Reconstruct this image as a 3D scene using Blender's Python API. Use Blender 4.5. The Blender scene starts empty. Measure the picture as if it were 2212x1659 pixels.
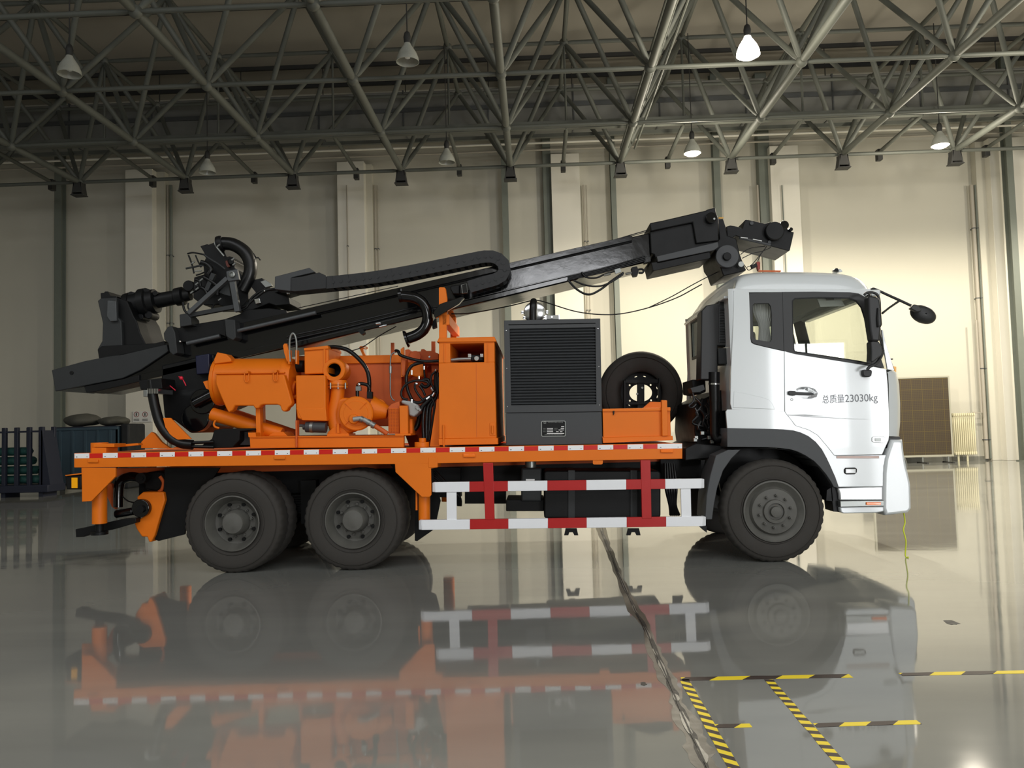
import bpy, math, random
from mathutils import Vector, Matrix

random.seed(7)
SC = bpy.context.scene
COL = SC.collection
IW, IH, F = 2212.0, 1659.0, 1720.0

# ---------------- camera ----------------
CAM = Vector((0.0, -8.6, 1.52))
YAW, PITCH, ROLL = math.atan(49 / F), math.atan(90.5 / F), 0.027
fw = Vector((-math.sin(YAW) * math.cos(PITCH), math.cos(YAW) * math.cos(PITCH), math.sin(PITCH)))
r0 = Vector((math.cos(YAW), math.sin(YAW), 0.0))
u0 = r0.cross(fw)
RT = r0 * math.cos(ROLL) - u0 * math.sin(ROLL)
UP = u0 * math.cos(ROLL) + r0 * math.sin(ROLL)
cd = bpy.data.cameras.new('camera')
cam = bpy.data.objects.new('camera', cd)
COL.objects.link(cam)
cd.sensor_width = 36.0
cd.lens = 36.0 * F / IW
cd.clip_end = 200
M = Matrix.Identity(4)
for i in range(3):
    M[i][0], M[i][1], M[i][2], M[i][3] = RT[i], UP[i], -fw[i], CAM[i]
cam.matrix_world = M
SC.camera = cam

# ---------------- view and world ----------------
SC.view_settings.view_transform = 'Standard'
SC.view_settings.look = 'None'
SC.view_settings.gamma = 1.0
SC.view_settings.exposure = 0.0
SC.view_settings.use_curve_mapping = False
world = bpy.data.worlds.new('world')
SC.world = world
world.use_nodes = True
world.node_tree.nodes['Background'].inputs[0].default_value = (0.8, 0.9, 1.0, 1)
world.node_tree.nodes['Background'].inputs[1].default_value = 0.3

# ---------------- daylight through the hangar door behind the camera, plus added overhead fill ----------------
def area_light(name, loc, target, sx, sy, power, color):
    l = bpy.data.lights.new(name, 'AREA')
    l.shape = 'RECTANGLE'; l.size = sx; l.size_y = sy; l.energy = power; l.color = color
    o = bpy.data.objects.new(name, l); COL.objects.link(o)
    o.location = loc
    o.rotation_euler = (Vector(target) - Vector(loc)).to_track_quat('-Z', 'Z').to_euler()
    return o
FY = -30.0      # front wall, behind the camera
DOORS = [(11.2, 15.0, 0.0, 5.1), (15.9, 19.6, 0.0, 5.1)]
HIGH = [(-1.0, 4.7, 7.5, 9.7)]
ROOF_FILL = [(-20.0, -3.0, -22.0, -10.0), (-1.5, 16.0, -22.0, -10.0)]     # unseen roof openings behind the camera, added as overhead fill light
for (a, b, c, d) in DOORS:
    L = 22.0
    area_light('daylight_door', ((a + b) / 2, FY - 0.25, (c + d) / 2), ((a + b) / 2, 0, (c + d) / 2), b - a, d - c, L * math.pi * (b - a) * (d - c), (0.97, 0.98, 1.0))
for (a, b, c, d) in HIGH:
    L = 16.0
    area_light('daylight_window', ((a + b) / 2, FY - 0.25, (c + d) / 2), ((a + b) / 2, 0, (c + d) / 2), b - a, d - c, L * math.pi * (b - a) * (d - c), (0.97, 0.98, 1.0))
for (a, b, c, d) in ROOF_FILL:
    L = 2.75
    area_light('overhead_fill', ((a + b) / 2, (c + d) / 2, 13.4), ((a + b) / 2, (c + d) / 2, 0), b - a, d - c, L * math.pi * (b - a) * (d - c), (0.98, 0.99, 1.0))

# ---------------- pixel helpers ----------------
ZO = {'a': (100, 440, 3.95), 'b': (300, 680, 3.95), 'c': (740, 600, 4.1475), 'd': (1060, 620, 4.366),
      'e': (1380, 440, 4.366), 'f': (560, 440, 2.572), 'g': (1460, 560, 3.687), 'h': (1480, 820, 3.771),
      'i': (100, 880, 3.95), 'j': (620, 940, 3.95), 'k': (1080, 960, 4.608), 'l': (380, 510, 9.217),
      'm': (840, 720, 6.38), 'n': (1860, 800, 6.284), 'w1': (0, 300, 4), 'w2': (553, 300, 4), 'w3': (1106, 300, 4),
      'w4': (1659, 300, 4), 'x': (0, 780, 5.184), 't': (1300, 1300, 2.4254), 'p': (0, 0, 1), 'r1': (0, 0, 2), 'r2': (1106, 0, 2)}
def pt(zone, x, y, Y):
    """world point seen at zoom-coordinates x, y on the upright plane Y"""
    ox, oy, s = ZO[zone]
    px, py = ox + x / s, oy + y / s
    d = fw * F + RT * (px - IW / 2) - UP * (py - IH / 2)
    t = (Y - CAM.y) / d.y
    return CAM + d * t
def pts(zone, lst, Y):
    return [pt(zone, x, y, Y) for x, y in lst]
def ptz(x, y, Z=0.0):
    """world point seen at pixel x, y on the level plane Z"""
    d = fw * F + RT * (x - IW / 2) - UP * (y - IH / 2)
    return CAM + d * ((Z - CAM.z) / d.z)
def toward(p, Y):
    return Vector((p.x, Y, p.z))

# ---------------- materials ----------------
def lin(c):
    if isinstance(c, str):
        c = [int(c[i:i + 2], 16) / 255 for i in (0, 2, 4)]
    return tuple(((v + 0.055) / 1.055) ** 2.4 if v > 0.04045 else v / 12.92 for v in c) + (1.0,)
MATS = {}
def mat(name, color, rough=0.5, metal=0.0, coat=0.0, noise=0.0, nscale=6.0, bump=0.0, bscale=40.0, spec=0.5, emit=None, estr=0.0, trans=0.0, alpha=1.0):
    m = bpy.data.materials.new(name); m.use_nodes = True
    nt = m.node_tree; b = nt.nodes['Principled BSDF']
    c = lin(color)
    b.inputs['Base Color'].default_value = c
    b.inputs['Roughness'].default_value = rough
    b.inputs['Metallic'].default_value = metal
    b.inputs['Coat Weight'].default_value = coat
    b.inputs['Coat Roughness'].default_value = 0.05
    b.inputs['Specular IOR Level'].default_value = spec
    b.inputs['Transmission Weight'].default_value = trans
    b.inputs['Alpha'].default_value = alpha
    if emit:
        b.inputs['Emission Color'].default_value = lin(emit)
        b.inputs['Emission Strength'].default_value = estr
    if noise or bump:
        tc = nt.nodes.new('ShaderNodeTexCoord')
    if noise:
        n = nt.nodes.new('ShaderNodeTexNoise'); n.inputs['Scale'].default_value = nscale; n.inputs['Detail'].default_value = 6
        nt.links.new(tc.outputs['Object'], n.inputs['Vector'])
        mx = nt.nodes.new('ShaderNodeMix'); mx.data_type = 'RGBA'
        mx.inputs[6].default_value = tuple(v * (1 - noise) for v in c[:3]) + (1,)
        mx.inputs[7].default_value = tuple(min(1, v * (1 + noise)) for v in c[:3]) + (1,)
        nt.links.new(n.outputs['Fac'], mx.inputs[0]); nt.links.new(mx.outputs[2], b.inputs['Base Color'])
        mr = nt.nodes.new('ShaderNodeMapRange')
        mr.inputs[3].default_value = max(0.02, rough * (1 - noise)); mr.inputs[4].default_value = min(1, rough * (1 + noise))
        nt.links.new(n.outputs['Fac'], mr.inputs[0]); nt.links.new(mr.outputs[0], b.inputs['Roughness'])
    if bump:
        n2 = nt.nodes.new('ShaderNodeTexNoise'); n2.inputs['Scale'].default_value = bscale; n2.inputs['Detail'].default_value = 4
        nt.links.new(tc.outputs['Object'], n2.inputs['Vector'])
        bp = nt.nodes.new('ShaderNodeBump'); bp.inputs['Strength'].default_value = bump; bp.inputs['Distance'].default_value = 0.01
        nt.links.new(n2.outputs['Fac'], bp.inputs['Height']); nt.links.new(bp.outputs[0], b.inputs['Normal'])
    MATS[name] = m
    return m

ORANGE = mat('orange_paint', 'E6740A', 0.5, spec=0.35, coat=0.0, noise=0.08, nscale=3, bump=0.04, bscale=12)
ORDUST = mat('dusty_orange_paint', 'C85A1C', 0.6, noise=0.15, nscale=4)
BLACK = mat('black_gloss_paint', '08090B', 0.13, noise=0.3, nscale=5, bump=0.08, bscale=9)
BLACKM = mat('black_matte_paint', '0D0E0F', 0.5, spec=0.25, noise=0.2, nscale=8)
DGREY = mat('dark_grey_paint', '3A3C3E', 0.55, noise=0.08, nscale=20)
SLATE = mat('slate_grey_paint', '2E3031', 0.5, spec=0.3, noise=0.12, nscale=9)
BRKT = mat('worn_grey_paint', '45484A', 0.4, noise=0.2, nscale=20)
RUBBER = mat('tyre_rubber', '34312D', 0.85, noise=0.25, nscale=14, bump=0.1, bscale=60)
HOSE = mat('hose_rubber', '0C0D0E', 0.35, spec=0.35, noise=0.2, nscale=20)
DRAG = mat('chain_plastic', '1D1E20', 0.6, noise=0.2, nscale=30)
RIM = mat('dusty_rim_steel', '55544F', 0.6, noise=0.3, nscale=10)
WHITE = mat('white_cab_paint', 'D3D8D9', 0.25, coat=0.5)
WRAIL = mat('white_rail_paint', 'EDEFF2', 0.3, noise=0.03)
RED = mat('red_rail_paint', 'B01616', 0.32, noise=0.08)
TWHITE = mat('white_reflective_film', 'F2F2F2', 0.3, bump=0.1, bscale=120)
TRED = mat('red_reflective_film', 'D31C12', 0.3, bump=0.1, bscale=120)
CHROME = mat('bright_steel', 'C9CBCC', 0.18, metal=1.0)
STEEL = mat('dull_steel', '8F928F', 0.42, metal=0.8, noise=0.2)
ALU = mat('cast_aluminium', 'A3A3A0', 0.5, metal=0.5)
AMBER = mat('amber_lens', 'FF7A10', 0.15, coat=0.5)
YELLOW = mat('yellow_lens', 'FFB000', 0.3)
LIME = mat('lime_cord', 'D6E23A', 0.6)
LENS = mat('clear_lens', 'B9BDBD', 0.1, coat=1.0)
PLASTIC = mat('black_trim_plastic', '232425', 0.5)
FENDER = mat('grey_fender_plastic', '46484A', 0.6, noise=0.08, nscale=30)
INTER = mat('cab_lining', '75787A', 0.9)
SEAT = mat('seat_cloth', 'A8AAAC', 0.95)
CURT = mat('curtain_cloth', 'D2D1D6', 0.9)
INK = mat('grey_lettering', '4A4D4E', 0.5)
PINK = mat('pink_red_handle', 'D6203A', 0.4)
NAVY = mat('navy_paint', '0C1130', 0.4)
TRUSSM = mat('truss_grey_paint', '50534D', 0.6, noise=0.12, nscale=6)
DARKM = mat('dark_bracket_steel', '2A2A29', 0.7)
DUCTM = mat('galvanised_duct', '6B6C69', 0.6, metal=0.0, noise=0.1)
def glass(name, color, rough, fac):
    m = bpy.data.materials.new(name); m.use_nodes = True
    nt = m.node_tree; nt.nodes.clear()
    out = nt.nodes.new('ShaderNodeOutputMaterial'); mx = nt.nodes.new('ShaderNodeMixShader')
    tr = nt.nodes.new('ShaderNodeBsdfTransparent'); tr.inputs[0].default_value = lin(color)
    gl = nt.nodes.new('ShaderNodeBsdfGlossy'); gl.inputs['Roughness'].default_value = rough
    lw = nt.nodes.new('ShaderNodeLayerWeight'); lw.inputs[0].default_value = 0.5
    pw = nt.nodes.new('ShaderNodeMath'); pw.operation = 'POWER'; pw.inputs[1].default_value = 4.5; nt.links.new(lw.outputs['Facing'], pw.inputs[0])
    fr = nt.nodes.new('ShaderNodeMath'); fr.operation = 'MULTIPLY_ADD'; fr.inputs[1].default_value = 0.9; fr.inputs[2].default_value = fac; nt.links.new(pw.outputs[0], fr.inputs[0])
    nt.links.new(fr.outputs[0], mx.inputs[0]); nt.links.new(tr.outputs[0], mx.inputs[1]); nt.links.new(gl.outputs[0], mx.inputs[2])
    nt.links.new(mx.outputs[0], out.inputs[0])
    return m
GLASS = glass('window_glass', 'F8FAF6', 0.0, 0.05)

# ---------------- mesh builder ----------------
class MB:
    def __init__(s):
        s.v = []; s.f = []; s.m = []; s.cur = 0
    def add(s, vs, fs):
        b = len(s.v); s.v += [tuple(v) for v in vs]
        for f in fs:
            s.f.append([b + i for i in f]); s.m.append(s.cur)
        return s
    def prism(s, zone, lst, Y0, Y1):
        return s.extr(pts(zone, lst, Y0), Vector((0, Y1 - Y0, 0)))
    def extr(s, P0, d):
        n = len(P0); P1 = [p + d for p in P0]
        fs = [list(range(n)), list(range(2 * n - 1, n - 1, -1))]
        fs += [[i, i + n, (i + 1) % n + n, (i + 1) % n] for i in range(n)]
        return s.add(P0 + P1, fs)
    def rect(s, zone, x0, y0, x1, y1, Y0, Y1):
        return s.prism(zone, [(x0, y0), (x1, y0), (x1, y1), (x0, y1)], Y0, Y1)
    def box(s, x0, x1, y0, y1, z0, z1):
        vs = [(x, y, z) for z in (z0, z1) for y in (y0, y1) for x in (x0, x1)]
        return s.add(vs, [[0, 2, 3, 1], [4, 5, 7, 6], [0, 1, 5, 4], [2, 6, 7, 3], [0, 4, 6, 2], [1, 3, 7, 5]])
    def bar(s, p, q, w, h, upv=Vector((0, 1, 0))):
        """rectangular bar from p to q, w along upv, h across"""
        p, q = Vector(p), Vector(q); d = (q - p).normalized()
        a = (upv - d * upv.dot(d)).normalized(); b = d.cross(a)
        vs = [c + a * (w / 2 * i) + b * (h / 2 * j) for c in (p, q) for i, j in ((-1, -1), (1, -1), (1, 1), (-1, 1))]
        return s.add(vs, [[3, 2, 1, 0], [4, 5, 6, 7]] + [[i, (i + 1) % 4, (i + 1) % 4 + 4, i + 4] for i in range(4)])
    def lathe(s, p, axis, prof, n=24, cap=True):
        """prof: list of (distance along axis, radius)"""
        p = Vector(p); ax = Vector(axis).normalized()
        t = Vector((0, 0, 1)) if abs(ax.z) < 0.9 else Vector((1, 0, 0))
        a = ax.cross(t).normalized(); b = ax.cross(a)
        vs = []; fs = []
        for (d, r) in prof:
            for k in range(n):
                th = 2 * math.pi * k / n
                vs.append(p + ax * d + (a * math.cos(th) + b * math.sin(th)) * r)
        m = len(prof)
        for j in range(m - 1):
            for k in range(n):
                k2 = (k + 1) % n
                fs.append([j * n + k, j * n + k2, (j + 1) * n + k2, (j + 1) * n + k])
        if cap:
            fs.append(list(range(n - 1, -1, -1))); fs.append([(m - 1) * n + k for k in range(n)])
        return s.add(vs, fs)
    def cyl(s, p, q, r, r2=None, n=16):
        p, q = Vector(p), Vector(q)
        return s.lathe(p, q - p, [(0, r), ((q - p).length, r if r2 is None else r2)], n)
    def ball(s, p, r, n=12):
        pr = [(-r * math.cos(math.pi * i / n), max(1e-4, r * math.sin(math.pi * i / n))) for i in range(n + 1)]
        return s.lathe(p, (0, 0, 1), pr, n * 2, False)
    def tube(s, P, r, n=10, sub=6, closed=False, rfun=None):
        P = [Vector(p) for p in P]
        if sub > 1 and len(P) > 2:
            Q = []
            m = len(P)
            for i in range(m - 1):
                p0 = P[max(0, i - 1)]; p1 = P[i]; p2 = P[i + 1]; p3 = P[min(m - 1, i + 2)]
                for k in range(sub):
                    t = k / sub
                    Q.append(0.5 * ((2 * p1) + (p2 - p0) * t + (2 * p0 - 5 * p1 + 4 * p2 - p3) * t * t + (3 * p1 - p0 - 3 * p2 + p3) * t ** 3))
            Q.append(P[-1]); P = Q
        m = len(P)
        T = [(P[min(m - 1, i + 1)] - P[max(0, i - 1)]).normalized() for i in range(m)]
        nrm = T[0].orthogonal().normalized()
        vs = []; fs = []
        for i in range(m):
            nrm = (nrm - T[i] * nrm.dot(T[i])).normalized(); bb = T[i].cross(nrm)
            rr = r * (rfun(i / (m - 1)) if rfun else 1)
            for k in range(n):
                th = 2 * math.pi * k / n
                vs.append(P[i] + (nrm * math.cos(th) + bb * math.sin(th)) * rr)
        for i in range(m - 1):
            for k in range(n):
                k2 = (k + 1) % n
                fs.append([i * n + k, i * n + k2, (i + 1) * n + k2, (i + 1) * n + k])
        fs.append(list(range(n - 1, -1, -1))); fs.append([(m - 1) * n + k for k in range(n)])
        return s.add(vs, fs)
    def grid(s, rows):
        """rows: list of equally long lists of points -> surface"""
        n = len(rows[0]); vs = [p for r in rows for p in r]
        return s.add(vs, [[j * n + i, j * n + i + 1, (j + 1) * n + i + 1, (j + 1) * n + i] for j in range(len(rows) - 1) for i in range(n - 1)])
    def mesh(s, name, mats, smooth=35):
        me = bpy.data.meshes.new(name)
        me.from_pydata(s.v, [], s.f)
        for m in mats: me.materials.append(m)
        me.polygons.foreach_set('material_index', s.m)
        if smooth:
            me.polygons.foreach_set('use_smooth', [True] * len(me.polygons))
            me.set_sharp_from_angle(angle=math.radians(smooth))
        me.validate(); me.update()
        return me

def link(name, me, parent=None):
    o = bpy.data.objects.new(name, me); COL.objects.link(o)
    if parent is not None:
        o.parent = parent
        o.matrix_parent_inverse = parent.matrix_basis.inverted()
    return o
def fixnormals(me):
    import bmesh
    bm = bmesh.new(); bm.from_mesh(me); bmesh.ops.recalc_face_normals(bm, faces=bm.faces); bm.to_mesh(me); bm.free()
def obj(name, mb, m, parent=None, bevel=0.0, label=None, smooth=35, seg=2, solid=0.0):
    mats = m if isinstance(m, (list, tuple)) else [m]
    me = mb.mesh(name, mats, smooth)
    fixnormals(me)
    if smooth: me.set_sharp_from_angle(angle=math.radians(smooth))
    o = link(name, me, parent)
    if solid:
        md = o.modifiers.new('solid', 'SOLIDIFY'); md.thickness = solid; md.offset = 0
    if bevel:
        md = o.modifiers.new('bevel', 'BEVEL'); md.width = bevel; md.segments = seg; md.limit_method = 'ANGLE'
        md.angle_limit = math.radians(40); md.use_clamp_overlap = True
    if label: o['label'] = label
    return o
def tag(o, label, cat, group=None, kind=None):
    o['label'] = label; o['category'] = cat
    if group: o['group'] = group
    if kind: o['kind'] = kind
    return o
def empty(name, loc, label, cat, group=None):
    o = bpy.data.objects.new(name, None); COL.objects.link(o); o.location = loc; o.empty_display_size = 0.2
    return tag(o, label, cat, group)
def struct(name, mb, m, **k):
    o = obj(name, mb, m, **k); o['kind'] = 'structure'; return o
def flat_poly(name, outer, holes, Y0, th, m, parent=None, bevel=0.0, label=None):
    """plate with holes standing in the plane Y0; outer and holes are lists of world points"""
    cu = bpy.data.curves.new(name, 'CURVE'); cu.dimensions = '2D'; cu.fill_mode = 'BOTH'
    cu.extrude = th / 2; cu.bevel_depth = bevel; cu.bevel_resolution = 1
    for P in [outer] + list(holes):
        sp = cu.splines.new('POLY'); sp.points.add(len(P) - 1); sp.use_cyclic_u = True
        for i, p in enumerate(P): sp.points[i].co = (p.x, p.z, 0, 1)
    t = bpy.data.objects.new('tmp', cu); COL.objects.link(t)
    dg = bpy.context.evaluated_depsgraph_get(); dg.update()
    me = bpy.data.meshes.new_from_object(t.evaluated_get(dg))
    bpy.data.objects.remove(t)
    me.transform(Matrix(((1, 0, 0, 0), (0, 0, 1, Y0 + th / 2), (0, 1, 0, 0), (0, 0, 0, 1))))
    me.materials.clear(); me.materials.append(m)
    import bmesh
    bm = bmesh.new(); bm.from_mesh(me); bmesh.ops.remove_doubles(bm, verts=bm.verts, dist=1e-5)
    bmesh.ops.recalc_face_normals(bm, faces=bm.faces); bm.to_mesh(me); bm.free()
    o = link(name, me, parent)
    if label: o['label'] = label
    return o
def text_obj(name, s, loc, size, m, parent, rot_x=math.pi / 2, ext=0.001, tilt=0.0, sx=1.0):
    cu = bpy.data.curves.new(name, 'FONT'); cu.body = s; cu.size = size; cu.extrude = ext
    t = bpy.data.objects.new('tmp', cu); COL.objects.link(t)
    dg = bpy.context.evaluated_depsgraph_get(); dg.update()
    me = bpy.data.meshes.new_from_object(t.evaluated_get(dg)); bpy.data.objects.remove(t)
    me.transform(Matrix.Translation(loc) @ Matrix.Rotation(tilt, 4, 'Y') @ Matrix.Rotation(rot_x, 4, 'X') @ Matrix.Diagonal((sx, 1, 1, 1)))
    me.materials.clear(); me.materials.append(m)
    return link(name, me, parent)
# ================= the hall =================
WY = 17.8        # back wall
CZ = 13.0        # roof underside
XL, XR = -26.0, 23.0
def floor_material():
    m = bpy.data.materials.new('epoxy_floor'); m.use_nodes = True
    nt = m.node_tree; b = nt.nodes['Principled BSDF']
    tc = nt.nodes.new('ShaderNodeTexCoord')
    mp = nt.nodes.new('ShaderNodeMapping'); mp.inputs['Scale'].default_value = (0.35, 1.6, 1)
    nt.links.new(tc.outputs['Object'], mp.inputs['Vector'])
    n = nt.nodes.new('ShaderNodeTexNoise'); n.inputs['Scale'].default_value = 1.0; n.inputs['Detail'].default_value = 8
    nt.links.new(mp.outputs[0], n.inputs['Vector'])
    cr = nt.nodes.new('ShaderNodeValToRGB')
    cr.color_ramp.elements[0].position = 0.3; cr.color_ramp.elements[0].color = lin('7B7C78')
    cr.color_ramp.elements[1].position = 0.72; cr.color_ramp.elements[1].color = lin('898A85')
    nt.links.new(n.outputs['Fac'], cr.inputs[0]); nt.links.new(cr.outputs[0], b.inputs['Base Color'])
    mr = nt.nodes.new('ShaderNodeMapRange'); mr.inputs[1].default_value = 0.35; mr.inputs[2].default_value = 0.7
    mr.inputs[3].default_value = 0.03; mr.inputs[4].default_value = 0.07
    nt.links.new(n.outputs['Fac'], mr.inputs[0]); nt.links.new(mr.outputs[0], b.inputs['Roughness'])
    b.inputs['IOR'].default_value = 1.62
    mp2 = nt.nodes.new('ShaderNodeMapping'); mp2.inputs['Scale'].default_value = (1.0, 1.5, 1)
    nt.links.new(tc.outputs['Object'], mp2.inputs['Vector'])
    n2 = nt.nodes.new('ShaderNodeTexNoise'); n2.inputs['Scale'].default_value = 1.6; n2.inputs['Detail'].default_value = 3
    nt.links.new(mp2.outputs[0], n2.inputs['Vector'])
    bp = nt.nodes.new('ShaderNodeBump'); bp.inputs['Strength'].default_value = 0.11; bp.inputs['Distance'].default_value = 0.006
    nt.links.new(n2.outputs['Fac'], bp.inputs['Height']); nt.links.new(bp.outputs[0], b.inputs['Normal'])
    return m
FLOORM = floor_material()
WALLM = mat('cream_wall_panel', 'C2BFB2', 0.75, noise=0.04, nscale=0.5, bump=0.02, bscale=3)
PILM = mat('white_pilaster_paint', 'DAD7CC', 0.7, noise=0.03, nscale=1)
POSTM = mat('grey_green_post_paint', '6D736B', 0.55, noise=0.08)
CEILM = mat('grey_roof_sheet', '9A958B', 0.8, noise=0.08, nscale=0.8)
BASEM = mat('grey_baseboard_paint', '85847A', 0.5)
mb = MB().box(XL, XR, FY, WY + 0.3, -0.2, 0); struct('floor', mb, FLOORM)
mb = MB()
ysk = [FY, ROOF_FILL[0][2], ROOF_FILL[0][3], WY + 0.3]
mb.box(XL, XR, ysk[0], ysk[1], CZ, CZ + 0.2); mb.box(XL, XR, ysk[2], ysk[3], CZ, CZ + 0.2)
mb.box(XL, ROOF_FILL[0][0], ysk[1], ysk[2], CZ, CZ + 0.2); mb.box(ROOF_FILL[0][1], ROOF_FILL[1][0], ysk[1], ysk[2], CZ, CZ + 0.2); mb.box(ROOF_FILL[1][1], XR, ysk[1], ysk[2], CZ, CZ + 0.2)
struct('ceiling', mb, CEILM)
mb = MB().box(XL, XR, WY, WY + 0.3, 0, CZ); struct('wall_back', mb, WALLM)
mb = MB().box(XL - 0.3, XL, FY, WY + 0.3, 0, CZ); struct('wall_left', mb, WALLM)
mb = MB().box(XR, XR + 0.3, FY, WY + 0.3, 0, CZ); struct('wall_right', mb, WALLM)
holes = [[Vector((a, 0, c + 0.001)), Vector((b, 0, c + 0.001)), Vector((b, 0, d)), Vector((a, 0, d))] for a, b, c, d in DOORS + HIGH]
for h in holes:
    for p in h: p.z = max(p.z, 0.05)
o = flat_poly('wall_front', [Vector((XL, 0, 0)), Vector((XR, 0, 0)), Vector((XR, 0, CZ)), Vector((XL, 0, CZ))], holes, FY - 0.2, 0.2, WALLM)
o['kind'] = 'structure'
for k, (a, b, c, d) in enumerate(DOORS):
    mb = MB()
    for x in (a, b): mb.box(x - 0.08, x + 0.08, FY, FY + 0.12, 0, d + 0.1)
    n = max(2, int((b - a) / 3.4)); 
    for q in range(1, n): mb.box(a + (b - a) * q / n - 0.04, a + (b - a) * q / n + 0.04, FY, FY + 0.08, 0, d)
    mb.box(a, b, FY, FY + 0.12, d, d + 0.15)
    struct('door_%d' % (k + 1), mb, POSTM)
for k, (a, b, c, d) in enumerate(HIGH):
    mb = MB(); n = 8
    for q in range(0, n + 1): mb.box(a + (b - a) * q / n - 0.04, a + (b - a) * q / n + 0.04, FY, FY + 0.08, c, d)
    mb.box(a, b, FY, FY + 0.08, c - 0.08, c); mb.box(a, b, FY, FY + 0.08, d, d + 0.08)
    struct('window_%d' % (k + 1), mb, POSTM)
mb = MB().box(XL, XR, WY - 0.03, WY, 0, 0.13); struct('baseboard_back', mb, BASEM)

# pilasters (column, proud of the wall) : (left px, right px) at y 600, height top, depth
tn = 0
def vx(px, py, Y): return pt('p', px, py, Y).x
def pil(x0, x1, y, Y0, top, m, bev=0.01):
    global tn
    tn += 1
    mb = MB().box(vx(x0, y, Y0), vx(x1, y, Y0), Y0, WY - 0.001, 0, top)
    return struct('trim_%d' % tn, mb, m, bevel=bev)
PT = pt('p', 1192, 335, 17.3).z
pil(270.5, 329, 500, 17.2, PT, PILM)
pil(329, 356, 500, 17.5, PT, WALLM)
pil(729.5, 788, 500, 17.2, PT, PILM)
pil(788, 805, 500, 17.5, PT, WALLM)
pil(1194, 1256, 500, 17.2, PT, PILM)
pil(1670, 1732, 500, 17.2, PT, PILM)
pil(2147, 2240, 500, 17.2, PT, PILM)
pil(2116, 2147, 500, 17.5, PT, WALLM)
pil(1176, 1194, 500, 17.45, CZ, POSTM)
pil(1645, 1670, 500, 17.45, CZ, POSTM)
# steel posts under the roof frame
PY = 13.3
NZ = pt('p', 1102, 360, PY).z
def post(x0, x1, y, Y0, top=None):
    global tn
    tn += 1
    a, b = vx(x0, y, Y0), vx(x1, y, Y0)
    mb = MB(); w = b - a
    mb.box(a, b, Y0, Y0 + 0.02, 0, top or NZ); mb.box(a, b, Y0 + 0.28, Y0 + 0.30, 0, top or NZ)
    mb.box((a + b) / 2 - 0.01, (a + b) / 2 + 0.01, Y0 + 0.02, Y0 + 0.28, 0, top or NZ)
    mb.box(a - 0.06, b + 0.06, Y0 - 0.05, Y0 + 0.35, 0, 0.03)
    return struct('trim_%d' % tn, mb, POSTM)
post(117, 131.5, 500, 17.3, CZ)
post(1086, 1099, 500, 17.3, CZ)
post(1323, 1334, 500, 17.3, CZ)
post(1547, 1561, 500, 17.3, CZ)
post(2184, 2198, 500, 16.6, CZ)

# pipes running down the wall
def pipe(x0, y0, x1, y1, Y, r, label, m=None, clamps=True, z1=None, z0=0.05):
    back = 17.195 if Y < 17.2 else WY - 0.004
    a = pt('p', x0, y0, Y)
    mb = MB().cyl((a.x, Y, z0), (a.x, Y, z1 or pt('p', x0, y0, Y).z), r, n=12)
    o = tag(obj('drain_pipe', mb, m or PILM), label, 'pipe', 'pipes running down the back wall')
    for q in range(4):
        zz = z0 + 0.6 + q * 2.3
        c = MB().lathe((a.x, Y, zz), (0, 0, 1), [(0, r + 0.012), (0.03, r + 0.012)], 12)
        c.box(a.x - 0.012, a.x + 0.012, Y, back, zz, zz + 0.03)
        obj('pipe_clamp', c, BRKT, o)
    return o
PIPEM = mat('grey_pipe_paint', 'A49E92', 0.5)
pipe(362, 400, 0, 0, 17.6, 0.035, 'left of the pair of thin grey pipes beside the leftmost pilaster', PIPEM)
pipe(369, 400, 0, 0, 17.6, 0.05, 'right and darker of the pair of pipes beside the leftmost pilaster', POSTM)
pipe(749, 400, 0, 0, 17.12, 0.02, 'thin grey conduit running down the face of the second pilaster from the left', PIPEM)
pipe(809, 400, 0, 0, 17.65, 0.028, 'left of the two slim pipes just right of the second pilaster', PIPEM)
pipe(815, 400, 0, 0, 17.65, 0.02, 'right of the two slim pipes just right of the second pilaster', PIPEM)
pipe(1260, 400, 0, 0, 17.6, 0.03, 'left of two slim pipes on the right edge of the middle pilaster', PIPEM)
pipe(1266, 400, 0, 0, 17.6, 0.02, 'right of two slim pipes on the right edge of the middle pilaster', PIPEM)
pipe(1636, 400, 0, 0, 17.5, 0.035, 'slim pipe left of the dark post above the white cab', PIPEM)
pipe(1689, 400, 0, 0, 17.12, 0.02, 'thin dark conduit on the pilaster above the white cab', POSTM)
pipe(2098, 400, 0, 0, 17.6, 0.06, 'thick grey vertical pipe at the right end of the hall wall', PIPEM)
pipe(2107, 400, 0, 0, 17.6, 0.05, 'second grey vertical pipe at the right end of the hall wall', POSTM)

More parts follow.
